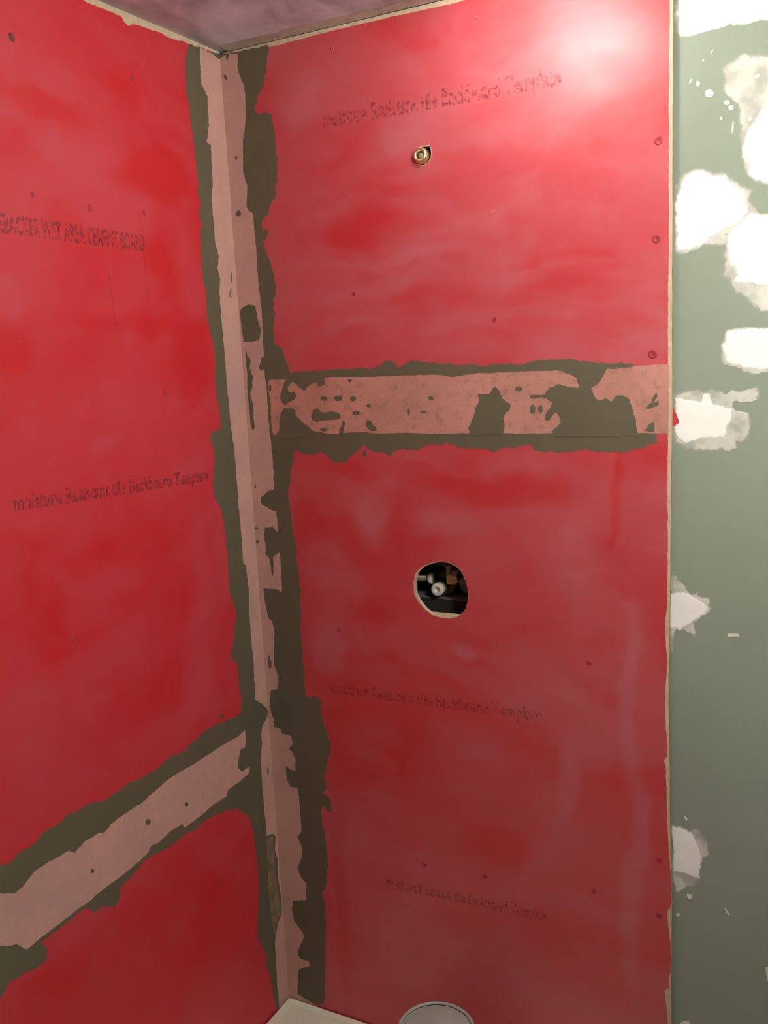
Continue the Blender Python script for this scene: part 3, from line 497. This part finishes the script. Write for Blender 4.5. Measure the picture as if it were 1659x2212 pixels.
MOTTLE_HAZE_RIGHT = [(0.593, 2.095, 0.239, 0.138, 0.32), (0.651, 2.311, 0.165, 0.061, 0.4), (0.164, 2.301, 0.06, 0.055, 0.5), (0.386, 2.205, 0.071, 0.038, 0.7), (0.405, 2.137, 0.062, 0.015, 0.6), (0.274, 1.532, 0.042, 0.054, 1.0), (0.437, 1.512, 0.074, 0.026, 0.6), (0.183, 1.407, 0.075, 0.076, 0.6), (0.162, 1.251, 0.039, 0.059, 0.7), (0.456, 1.275, 0.026, 0.016, 0.7), (0.362, 1.31, 0.059, 0.028, 0.3), (0.769, 1.235, 0.017, 0.168, 0.7), (0.777, 0.889, 0.024, 0.234, 0.8), (0.652, 1.051, 0.024, 0.081, 0.55), (0.512, 1.583, 0.132, 0.033, -0.7), (0.743, 1.574, 0.011, 0.094, -0.5), (0.461, 1.886, 0.22, 0.016, 0.35), (0.348, 1.998, 0.148, 0.013, 0.4), (0.481, 1.955, 0.216, 0.023, 0.3), (0.323, 2.048, 0.112, 0.032, -0.5), (0.21, 2.109, 0.079, 0.041, 0.3), (0.239, 1.629, 0.061, 0.027, -0.5), (0.585, 1.358, 0.052, 0.06, -0.3), (0.35, 1.044, 0.092, 0.059, -0.5), (0.588, 1.085, 0.053, 0.073, -0.4), (0.158, 0.684, 0.023, 0.286, -0.5), (0.519, 0.894, 0.075, 0.048, -0.6), (0.221, 1.976, 0.09, 0.033, -0.4), (0.474, 1.25, 0.149, 0.022, -0.3), (0.354, 1.925, 0.112, 0.011, -0.3), (0.671, 1.474, 0.033, 0.123, 0.35), (0.559, 1.714, 0.169, 0.016, 0.2), (0.63, 1.973, 0.118, 0.009, -0.3)]  # broad pale blobs high on this wall mix thin coat with painted-in lamp glare
PENCIL = [(-0.3503, 2.0169, -0.3425, 1.8886), (-0.2577, 2.0808, -0.2626, 1.8986), (-0.4035, 2.1216, -0.4026, 2.094)]

M = {}
M['red_left'] = membrane_mat('red_membrane_long_wall', 'L', MOTTLE_LEFT, (1, .8, 1.2),
                            (0.56, 0.019, 0.024), (0.55, 0.058, 0.078), .35)
M['red_right'] = membrane_mat('red_membrane_valve_wall', 'R', MOTTLE_HAZE_RIGHT, (.7, 1, 1.4),
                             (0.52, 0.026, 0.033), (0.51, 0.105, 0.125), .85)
M['cement'] = simple('cement_board', (0.60, 0.50, 0.35), .9, (0.50, 0.41, 0.28), 60, bmp=.2, spec=.2)
M['olive'] = simple('olive_sealant', (0.118, 0.108, 0.068), .55, (0.128, 0.116, 0.073), 12, bmp=.06, spec=.3)
M['board_edge'] = simple('rusty_board_edge', (0.62, 0.40, 0.22), .85, (0.50, 0.27, 0.15), 20, spec=.2)
M['olive_thin'] = simple('olive_sealant_thin', (0.27, 0.20, 0.145), .6, (0.15, 0.125, 0.08), 40, spec=.3)
M['fleck'] = simple('joint_compound_fleck', (0.78, 0.78, 0.66), .8, (0.66, 0.67, 0.56), 60, spec=.2)
M['green'] = simple('green_drywall', (0.28, 0.325, 0.255), .75, (0.265, 0.31, 0.24), 5, spec=.25, bmp=.03)
M['board_white'] = simple('painted_drywall', (0.28, 0.28, 0.26), .85, None, 4)
M['floor'] = simple('floor_underlay', (0.12, 0.11, 0.09), .8, (0.09, 0.08, 0.065), 8)
M['tub'] = simple('tub_enamel', (0.85, 0.84, 0.68), .35, (0.78, 0.77, 0.62), 9)
M['wood'] = simple('stud_wood', (0.66, 0.52, 0.34), .8, (0.56, 0.43, 0.27), 14, stretch=(1, 6, 6))
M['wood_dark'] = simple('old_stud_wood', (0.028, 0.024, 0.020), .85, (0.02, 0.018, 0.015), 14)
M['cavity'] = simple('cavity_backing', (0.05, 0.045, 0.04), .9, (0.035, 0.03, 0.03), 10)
M['brass'] = simple('brass', (0.90, 0.80, 0.48), .36, (0.80, 0.70, 0.40), 40, metal=1.0)
M['bronze'] = simple('old_brass', (0.50, 0.44, 0.28), .42, (0.36, 0.31, 0.19), 40, metal=.4)
M['brass_dull'] = simple('dull_brass', (0.80, 0.62, 0.33), .45, (0.70, 0.52, 0.26), 60, metal=.25)
M['plastic'] = simple('white_plastic', (0.80, 0.77, 0.66), .4)
M['pipe_grey'] = simple('grey_pipe', (0.30, 0.30, 0.27), .45)
M['lid'] = simple('grey_metal_lid', (0.36, 0.39, 0.33), .5, (0.33, 0.36, 0.30), 30)
M['lid_rim'] = simple('grey_metal_rim', (0.30, 0.28, 0.24), .4)
M['screw'] = simple('screw_under_membrane', (0.38, 0.030, 0.042), .5)
M['screw_dark'] = simple('screw_bare', (0.16, 0.03, 0.03), .5)
M['ledge'] = simple('blocking_top', (0.20, 0.185, 0.16), .8)


def tape_mat(name, a, b_, c, spots):
    mt, nt, b = new_mat(name)
    v = coords(nt)
    f1 = remap(nt, noise(nt, v, 9, 5, .6), .32, .68)
    f2 = remap(nt, noise(nt, v, 55, 4, .6), .56 - spots, .80 - spots)
    col = mixcol(nt, f1, a, b_)
    col = mixcol(nt, math_node(nt, 'MULTIPLY', f2, 0.6), col, c)
    weave = noise(nt, v, 260, 2, .5)
    col = mixcol(nt, remap(nt, weave, .3, .7, 0, .10), col, c)
    nt.links.new(col, b.inputs['Base Color'])
    b.inputs['Roughness'].default_value = .75
    b.inputs['Specular IOR Level'].default_value = .25
    bump(nt, b, weave, .12, .001)
    return mt


M['tape'] = tape_mat('pink_seam_cloth', (0.60, 0.345, 0.285), (0.52, 0.30, 0.27), (0.38, 0.22, 0.17), .0)
M['tape_wet'] = tape_mat('pink_seam_cloth_soaked', (0.56, 0.26, 0.21), (0.46, 0.22, 0.17), (0.24, 0.14, 0.095), .07)


def letter_mat(name, col, lo, hi, thin=0.0, scale=130):
    mt, nt, b = new_mat(name)
    v = coords(nt)
    f = remap(nt, noise(nt, v, scale, 3, .6), lo, hi)
    f = math_node(nt, 'MULTIPLY', f, 1 - thin)
    b.inputs['Base Color'].default_value = (*col, 1)
    b.inputs['Roughness'].default_value = .5
    tr = N(nt, 'ShaderNodeBsdfTransparent')
    mx = N(nt, 'ShaderNodeMixShader')
    nt.links.new(f, mx.inputs[0])
    nt.links.new(tr.outputs[0], mx.inputs[1])
    nt.links.new(b.outputs[0], mx.inputs[2])
    nt.links.new(mx.outputs[0], nt.nodes['Material Output'].inputs['Surface'])
    return mt




def dab_mat(name, a, c, lo, hi, cover):
    mt, nt, b = new_mat(name)
    v = coords(nt)
    nt.links.new(mixcol(nt, remap(nt, noise(nt, v, 18, 5, .6), .35, .65), a, c), b.inputs['Base Color'])
    b.inputs['Roughness'].default_value = .85
    b.inputs['Specular IOR Level'].default_value = .2
    at_ = N(nt, 'ShaderNodeAttribute', attribute_name='feather')
    f = math_node(nt, 'ADD', at_.outputs['Fac'], math_node(nt, 'MULTIPLY', math_node(nt, 'SUBTRACT', noise(nt, v, 60, 5, .65), .5), 1.1))
    f = math_node(nt, 'MULTIPLY', remap(nt, f, lo, hi), remap(nt, noise(nt, v, 24, 3, .5), .3, .6, cover, 1.0))
    tr = N(nt, 'ShaderNodeBsdfTransparent')
    mx = N(nt, 'ShaderNodeMixShader')
    nt.links.new(f, mx.inputs[0])
    nt.links.new(tr.outputs[0], mx.inputs[1])
    nt.links.new(b.outputs[0], mx.inputs[2])
    nt.links.new(mx.outputs[0], nt.nodes['Material Output'].inputs['Surface'])
    return mt


M['compound'] = dab_mat('joint_compound', (0.93, 0.93, 0.88), (0.88, 0.88, 0.83), .15, .75, .98)
M['compound_thin'] = dab_mat('joint_compound_thin', (0.66, 0.66, 0.58), (0.58, 0.59, 0.52), .1, .7, .55)
M['ink'] = letter_mat('board_print_clear', (0.27, 0.045, 0.05), .38, .62, .25)
M['ink_faint'] = letter_mat('board_print_faint', (0.27, 0.045, 0.05), .40, .66, .50)


def ceiling_mat():
    mt, nt, b = new_mat('skimmed_purple_ceiling')
    v = coords(nt)
    f = remap(nt, noise(nt, v, 3.5, 4, .5, (1.6, .7, 1), 1.2), .35, .65)
    g = remap(nt, noise(nt, v, 14, 4, .6, (1.6, .7, 1), .6), .35, .7)
    col = mixcol(nt, f, (0.30, 0.30, 0.315), (0.66, 0.69, 0.77))
    col = mixcol(nt, math_node(nt, 'MULTIPLY', g, .35), col, (0.78, 0.78, 0.82))
    nt.links.new(col, b.inputs['Base Color'])
    b.inputs['Roughness'].default_value = .55
    b.inputs['Specular IOR Level'].default_value = .35
    return mt


M['ceiling'] = ceiling_mat()


def emit_mat(radiance):
    mt, nt, b = new_mat('lit_glass')
    b.inputs['Base Color'].default_value = (.9, .88, .8, 1)
    b.inputs['Emission Color'].default_value = (*LAMP_COLOR, 1)
    b.inputs['Emission Strength'].default_value = radiance
    return mt

# ------------------------------------------------------------------ the room
XR, YB, T = 2.45, -2.55, 0.10

# long alcove wall
bm = bmesh.new()
box(bm, -T, 0, YB, 0.0, 0, CEIL)
wall_left = struct(link('wall_left', bm, M['cement']))
# alcove end wall with the valve: cement board with two holes
bm = bmesh.new()
w, outer = shape('board_right')
slab(bm, 'R', [outer, shape('valve_hole')[1], shape('outlet_hole')[1]], -0.008, 0.0)
bm.normal_update()
for f in bm.faces:
    if abs(f.normal.x) > .8 and f.calc_center_median().x > .8:
        f.material_index = 1
wall_center = struct(link('wall_center', bm, [M['cement'], M['board_edge']]))
# green drywall right of the alcove; its studs' bay closes the cavity behind the valve
bm = bmesh.new()
box(bm, 0.822, XR, GREEN_Y, GREEN_Y + T, 0, CEIL)
wall_right = struct(link('wall_right', bm, M['green']))
bm = bmesh.new()
box(bm, -T, 0.822, 0.112, 0.142, 0, CEIL)
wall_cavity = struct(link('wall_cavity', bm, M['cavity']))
bm = bmesh.new()
box(bm, -T, XR, YB - T, YB, 0, CEIL)
struct(link('wall_back', bm, M['board_white']))
bm = bmesh.new()
box(bm, XR, XR + T, YB - T, GREEN_Y + T, 0, CEIL)
struct(link('wall_far', bm, M['board_white']))
bm = bmesh.new()
box(bm, -T, XR + T, YB - T, 0.142, -0.05, 0)
struct(link('floor', bm, M['floor']))
bm = bmesh.new()
box(bm, -T, XR + T, YB - T, 0.142, CEIL, CEIL + 0.05)
ceiling = struct(link('ceiling', bm, M['ceiling']))
# skim coat feathered along the ceiling joints
bm = bmesh.new()
rnd = random.Random(5)
def strip(pts_a, pts_b, z0, z1):
    n = len(pts_a)
    va = [bm.verts.new((p[0], p[1], z0)) for p in pts_a]
    vb = [bm.verts.new((p[0], p[1], z1)) for p in pts_b]
    for i in range(n - 1):
        bm.faces.new((va[i], vb[i], vb[i + 1], va[i + 1]))
na = 40
strip([(0.02 + i * .02, -0.0005) for i in range(na)],
      [(0.02 + i * .02, -0.022 - rnd.uniform(0, .006)) for i in range(na)], CEIL - 0.003, CEIL - 0.0004)
link('joint_skim', bm, simple('grey_skim', (0.46, 0.41, 0.34), .8, (0.36, 0.32, 0.26), 30), ceiling)

# ------------------------------------------------------------------ red membrane on the alcove walls
bm = bmesh.new()
film(bm, 'red_left', 0, 0.0002)
red_l = link('red_membrane', bm, M['red_left'], wall_left)
bm = bmesh.new()
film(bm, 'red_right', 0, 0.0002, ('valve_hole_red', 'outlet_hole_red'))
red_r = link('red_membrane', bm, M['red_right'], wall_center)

def screw(wall, a, z, r, parent, mat):
    b2 = bmesh.new()
    base = at(wall, a, z, 0.0001)
    ax = (1, 0, 0) if wall == 'L' else (0, -1, 0)
    lathe(b2, [(r, 0), (r * .92, .0007), (r * .62, .0009), (r * .5, .0004), (0, .0004)], base, ax, 14)
    o = link('screw_head', b2, mat, parent, smooth=True)
    return o

for (wall, a, z, r) in DIMPLES:
    pale = (r < 0.0036)
    screw(wall, a, z, r, wall_left if wall == 'L' else wall_center, M['red_' + ('left' if wall == 'L' else 'right')] if pale else (M['screw_dark'] if wall == 'L' and r > .0055 else M['screw']))


def lettering(body, wall, p0, p1, cap, mat, parent, dup_shift=0.0):
    cu = bpy.data.curves.new('printed_lettering', 'FONT')
    cu.body = body
    cu.size = 1.0
    cu.offset = 0.035
    cu.resolution_u = 2
    ob = bpy.data.objects.new('tmp', cu)
    C.objects.link(ob)
    dg = bpy.context.evaluated_depsgraph_get()
    me = bpy.data.meshes.new_from_object(ob.evaluated_get(dg))
    bpy.data.objects.remove(ob)
    bpy.data.curves.remove(cu)
    xs = [v.co.x for v in me.vertices]
    x0, x1 = min(xs), max(xs)
    L_ = math.hypot(p1[0] - p0[0], p1[1] - p0[1])
    sx, sy = L_ / (x1 - x0), cap / 0.69
    ang = math.atan2(p1[1] - p0[1], p1[0] - p0[0])
    for v in me.vertices:
        x, y = (v.co.x - x0) * sx, v.co.y * sy
        a = p0[0] + x * math.cos(ang) - y * math.sin(ang)
        z = p0[1] + x * math.sin(ang) + y * math.cos(ang)
        v.co = at(wall, a, z, 0.00035)
    me.name = 'printed_lettering'
    me.materials.clear()
    me.materials.append(mat)
    o = bpy.data.objects.new('printed_lettering', me)
    C.objects.link(o)
    o.parent = parent
    return o


PRINT = 'moisture Resistant tile Backboard Template'
lettering('TILEBACKER WET AREA CEMENT BOARD', 'L', (-0.582, 2.0310), (-0.2549, 2.0252), 0.026, M['ink'], wall_left)
lettering(PRINT, 'L', (-0.5898, 1.6305), (-0.135, 1.6107), 0.0225, M['ink'], wall_left)
lettering(PRINT, 'R', (0.2193, 2.2398), (0.66, 2.2390), 0.027, M['ink_faint'], wall_center)
lettering(PRINT, 'R', (0.1578, 1.1579), (0.6084, 1.1621), 0.023, M['ink_faint'], wall_center)
lettering(PRINT, 'R', (0.2671, 0.7493), (0.6126, 0.7633), 0.023, M['ink_faint'], wall_center)

# thin pencil lines scored down the long wall
bm = bmesh.new()
for (a0, z0, a1, z1) in PENCIL:
    d = 0.0007
    slab(bm, 'L', [[(a0 - d, z0), (a0 + d, z0), (a1 + d, z1), (a1 - d, z1)]], 0.0001, 0.0003)
link('pencil_line', bm, M['ink_faint'], wall_left)

# ------------------------------------------------------------------ olive sealant bands
bm = bmesh.new()
film(bm, 'olive_left', 0, 0.0005)
film(bm, 'speck_left_a', 0, 0.0005)
tag(link('sealant_band', bm, M['olive'], None),
    'dark olive sealant band on the left wall, along the corner and the slanting seam', 'sealant')
bm = bmesh.new()
film(bm, 'olive_right', 0, 0.0005)
for k in ('speck_right_a', 'speck_right_b'):
    film(bm, k, 0, 0.0005)
tag(link('sealant_band', bm, M['olive'], None),
    'dark olive sealant band on the valve wall, along the corner and the level seam', 'sealant')

# ------------------------------------------------------------------ seam tapes
def smears(prefix, parent, wall_mat):
    for k in sorted(SHAPES):
        if k.startswith(prefix):
            b2 = bmesh.new()
            film(b2, k, 0, 0.0011)
            link('sealant_smear', b2, wall_mat.get(k, M['olive']), parent)

# the corner strip: one cloth folded into the corner
bm = bmesh.new()
film(bm, 'tape_corner_left', 0.0003, 0.0008)
film(bm, 'tape_corner_right', 0.0003, 0.0008)
corner_tape = tag(link('seam_tape', bm, M['tape']),
                  'long vertical pink cloth tape folded down the inside corner, ceiling to tub', 'tape')
smears('corner_smear_', corner_tape, {'corner_smear_q': M['olive_thin']})
bm = bmesh.new()
film(bm, 'tape_seam_right', 0, 0.0007)
seam_tape = tag(link('seam_tape', bm, M['tape_wet']),
                'level pink cloth tape with olive smears across the valve wall above the round hole', 'tape')
smears('seam_smear_', seam_tape, {})
bm = bmesh.new()
film(bm, 'tape_seam_left', 0, 0.0007)
left_tape = tag(link('seam_tape', bm, M['tape']),
                'slanting pink cloth tape along the lower seam of the left wall', 'tape')
smears('left_seam_smear_', left_tape, {})

# ------------------------------------------------------------------ joint compound on the green drywall
PATCHES = {
    'top': 'broad white joint compound band on the green drywall under the ceiling',
    'corner': 'hazy white joint compound patch at the right edge, high on the green drywall',
    'large': 'big round white joint compound patch beside the red board edge, highest of those touching it',
    'middle': 'white joint compound patch at the right edge just below the big round one',
    'square': 'square white joint compound dab on the green drywall, right and above the cloud-shaped one',
    'cloud': 'cloud-shaped white joint compound patch level with the pink seam tape',
    'star': 'star-shaped white joint compound dab on the red board edge level with the round hole',
    'bulb': 'lowest white joint compound dab beside the red board edge, tapering downwards',
}
for key, label in PATCHES.items():
    bm = bmesh.new()
    feathered(bm, 'mud_' + key, 0.0007)
    o = tag(link('joint_compound_patch', bm, M['compound']), label, 'joint compound',
            'white joint compound dabs on the green drywall')
    if 'thin_' + key in SHAPES:
        bm = bmesh.new()
        feathered(bm, 'thin_' + key, 0.0003)
        link('thin_smear', bm, M['compound_thin'], o)
for k in sorted(SHAPES):
    if k.startswith('fleck_'):
        bm = bmesh.new()
        film(bm, k, 0, 0.0008)
        link('compound_fleck', bm, M['fleck'], wall_right)
bm = bmesh.new()
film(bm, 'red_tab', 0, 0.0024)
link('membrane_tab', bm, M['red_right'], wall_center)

# ------------------------------------------------------------------ in the wall: valve, blocking, pipes
bm = bmesh.new()
box(bm, 0.30, 0.56, 0.0085, 0.017, 1.20, 1.3440, .001)
tag(link('wood_block', bm, M['wood']), 'pale wooden strip fixed behind the board along the bottom of the round hole', 'wood')
bm = bmesh.new()
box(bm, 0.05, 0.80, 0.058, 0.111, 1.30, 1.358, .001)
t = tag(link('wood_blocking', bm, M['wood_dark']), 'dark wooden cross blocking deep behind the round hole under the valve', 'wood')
bm = bmesh.new()
box(bm, 0.05, 0.80, 0.0575, 0.111, 1.3581, 1.3592)
link('top_layer', bm, M['ledge'], t)  # thin paler sheet on top of the dark blocking

valve = thing('shower_valve', 'brass shower mixing valve with white cartridge seen through the round hole', 'valve', (0.385, 0.075, 1.36))
def vp(name, bm_, mat, smooth=True):
    o = link(name, bm_, mat, None, smooth)
    o.parent = valve
    o.matrix_parent_inverse = Matrix.Translation(valve.location).inverted()
    return o
bm = bmesh.new()
lathe(bm, [(0, 0), (.020, 0), (.022, .003), (.022, .014), (.0155, .018), (.0155, .026)], (0.388, 0.094, 1.3835), (0, -1, 0), 28)
vp('valve_body', bm, M['bronze'])
bm = bmesh.new()
lathe(bm, [(0, 0), (.0125, 0), (.0125, .026), (.0115, .028), (.004, .028), (.004, .024), (0, .024)], (0.387, 0.072, 1.379), (0, -1, 0), 28)
vp('cartridge', bm, M['plastic'])
bm = bmesh.new()
lathe(bm, [(.0145, 0), (.0160, .002), (.0160, .006), (.0145, .008)], (0.387, 0.068, 1.379), (0, -1, 0), 8)
vp('lock_ring', bm, M['brass'])
bm = bmesh.new()
lathe(bm, [(.010, 0), (.0135, .001), (.0135, .012), (.010, .013)], (0.415, 0.062, 1.4035), (1, 0, .08), 6)
box(bm, 0.405, 0.424, 0.050, 0.070, 1.390, 1.410, .002)
vp('union_nut', bm, M['brass_dull'], False)
bm = bmesh.new()
lathe(bm, [(0, 0), (.0055, 0), (.0055, .012), (.0075, .012), (.0075, .019), (.003, .020), (0, .020)], (0.408, 0.058, 1.409), (0, 0, 1), 12)
vp('stop_screw', bm, M['bronze'])
bm = bmesh.new()
tube(bm, [(0.12, 0.066, 1.397), (0.25, 0.066, 1.397), (0.372, 0.066, 1.396)], .0075)
vp('inlet_pipe', bm, M['bronze'])
bm = bmesh.new()
lathe(bm, [(.0078, 0), (.0110, .001), (.0110, .009), (.0078, .010)], (0.362, 0.064, 1.396), (1, 0, 0), 20)
vp('inlet_collar', bm, M['plastic'])
bm = bmesh.new()
tube(bm, [(0.424, 0.066, 1.397), (0.52, 0.066, 1.395), (0.70, 0.066, 1.395)], .0075)
vp('outlet_pipe', bm, M['pipe_grey'])
bm = bmesh.new()
lathe(bm, [(0, 0), (.024, 0), (.024, .004), (.019, .012), (0, .014)], (0.436, 0.098, 1.3845), (0, -1, 0), 24)
vp('flange', bm, M['pipe_grey'])
bm = bmesh.new()
tube(bm, [(0.05, 0.100, 1.425), (0.42, 0.100, 1.422), (0.80, 0.100, 1.420)], .010)
tag(link('water_pipe', bm, M['pipe_grey'], None, True), 'dull grey pipe crossing the wall cavity behind and above the valve', 'pipe')

# shower arm outlet: brass fitting sunk in the small hole
fit = thing('pipe_fitting', 'small brass threaded pipe fitting poking out of the valve wall near the ceiling', 'pipe fitting', (0.4131, 0.0, 2.164))
def fp(name, bm_, mat, smooth=True):
    o = link(name, bm_, mat, None, smooth)
    o.parent = fit
    o.matrix_parent_inverse = Matrix.Translation(fit.location).inverted()
    return o
axf = (-.02, -1, .05)
bm = bmesh.new()
lathe(bm, [(.0128, -.016), (.0134, .000), (.0132, .004), (.0118, .0075), (.0098, .0085), (.0080, .0078), (.0072, .002), (.0066, -.006), (0, -.006)],
      (0.4115, -0.001, 2.1655), axf, 40)
fp('threaded_end', bm, M['brass'])
bm = bmesh.new()
lathe(bm, [(0, -.006), (.0052, -.006), (.0050, .003), (.0035, .0045), (0, .0045)], (0.4122, -0.001, 2.1652), axf, 24)
fp('plug', bm, M['bronze'])
bm = bmesh.new()
tube(bm, [(0.413, .012, 2.164), (0.413, .030, 2.160), (0.413, .045, 2.145), (0.413, .048, 2.10), (0.413, .060, 1.80), (0.410, .064, 1.43)], .0085)
fp('riser_pipe', bm, M['bronze'])

# ------------------------------------------------------------------ bathtub
def rrect(x0, x1, y0, y1, r, z, n=6):
    out = []
    for cx, cy, a0 in ((x1 - r, y1 - r, 0), (x0 + r, y1 - r, 90), (x0 + r, y0 + r, 180), (x1 - r, y0 + r, 270)):
        for i in range(n + 1):
            a = math.radians(a0 + 90 * i / n)
            out.append((cx + r * math.cos(a), cy + r * math.sin(a), z))
    return out
bm = bmesh.new()
X0, X1, Y0, Y1 = 0.003, 0.79, -1.50, -0.003
loops = [rrect(X0, X1, Y0, Y1, .004, 0.010), rrect(X0, X1, Y0, Y1, .006, .405), rrect(X0 + .003, X1 - .006, Y0 + .003, Y1 - .003, .010, .416),
         rrect(X0 + .010, X1 - .016, Y0 + .010, Y1 - .010, .014, .420),
         rrect(.055, .715, -1.42, -.285, .10, .419), rrect(.070, .700, -1.40, -.300, .11, .405), rrect(.100, .670, -1.34, -.330, .13, .20),
         rrect(.150, .620, -1.27, -.380, .14, .115), rrect(.20, .57, -1.20, -.44, .13, .10)]
rg = [[bm.verts.new((p[0], p[1], p[2] - .010)) for p in lp] for lp in loops]
for a, b in zip(rg, rg[1:]):
    n = len(a)
    for i in range(n):
        bm.faces.new((a[i], a[(i + 1) % n], b[(i + 1) % n], b[i]))
bm.faces.new(rg[-1])
bmesh.ops.recalc_face_normals(bm, faces=bm.faces)
tub = tag(link('bathtub', bm, M['tub'], None, True), 'cream bathtub in the alcove, its corner rim showing at the bottom', 'bathtub')
b3 = bmesh.new()
box(b3, .003, .022, -1.5, -.003, .4095, .4120, .001)
box(b3, .022, .79, -.020, -.003, .4095, .4120, .001)
link('tile_flange', b3, M['tub'], tub)

# paint can on the tub deck
CX, CY, CZ = 0.4516, -0.1728, 0.4105
can = thing('paint_can', 'round grey-lidded metal can standing on the tub rim at the bottom', 'can', (CX, CY, CZ))
def cp(name, bm_, mat, smooth=True):
    o = link(name, bm_, mat, None, smooth)
    o.parent = can
    o.matrix_parent_inverse = Matrix.Translation(can.location).inverted()
    return o
RC, H = .0705, .200
bm = bmesh.new()
lathe(bm, [(0, 0), (RC - .002, 0), (RC, .002), (RC, .004), (RC - .002, .006), (RC - .002, H - .008), (RC, H - .006), (RC, H - .001)], (CX, CY, CZ), (0, 0, 1), 64)
cp('can_body', bm, M['pipe_grey'])
bm = bmesh.new()
lathe(bm, [(RC, H - .003), (RC + .0005, H), (RC - .001, H + .0012), (RC - .004, H + .0008), (RC - .005, H - .002)], (CX, CY, CZ), (0, 0, 1), 64)
cp('can_rim', bm, M['lid'])
bm = bmesh.new()
lathe(bm, [(RC - .0048, H - .004), (RC - .0085, H - .006), (RC - .0105, H - .001), (RC - .013, H), (0, H)], (CX, CY, CZ), (0, 0, 1), 64)
cp('can_lid', bm, M['lid'])

# ------------------------------------------------------------------ lamps
def ceiling_lamp(spec, label):
    (x, y, z), r, watts = spec
    root = thing('ceiling_lamp', label, 'lamp', (x, y, CEIL))

    def lp(name, b2, mat):
        o = link(name, b2, mat, None, True)
        o.parent = root
        o.matrix_parent_inverse = Matrix.Translation(root.location).inverted()
    b2 = bmesh.new()
    lathe(b2, [(0, 0), (r * .8, 0), (r * .8, -.010), (r * .35, -.014), (.012, z - CEIL + r * .97)], (x, y, CEIL), (0, 0, 1), 32)
    lp('lamp_base', b2, M['board_white'])
    b2 = bmesh.new()
    bmesh.ops.create_uvsphere(b2, u_segments=32, v_segments=20, radius=r)
    for v in b2.verts:
        v.co += Vector((x, y, z))
    lp('glass_globe', b2, emit_mat(watts / (math.pi * 4 * math.pi * r * r)))


ceiling_lamp(TUB_LAMP, 'small glowing globe lamp on the ceiling over the tub, close to the valve wall')
ceiling_lamp(ROOM_LAMP, 'larger glowing globe lamp hanging from the ceiling in the middle of the bathroom')
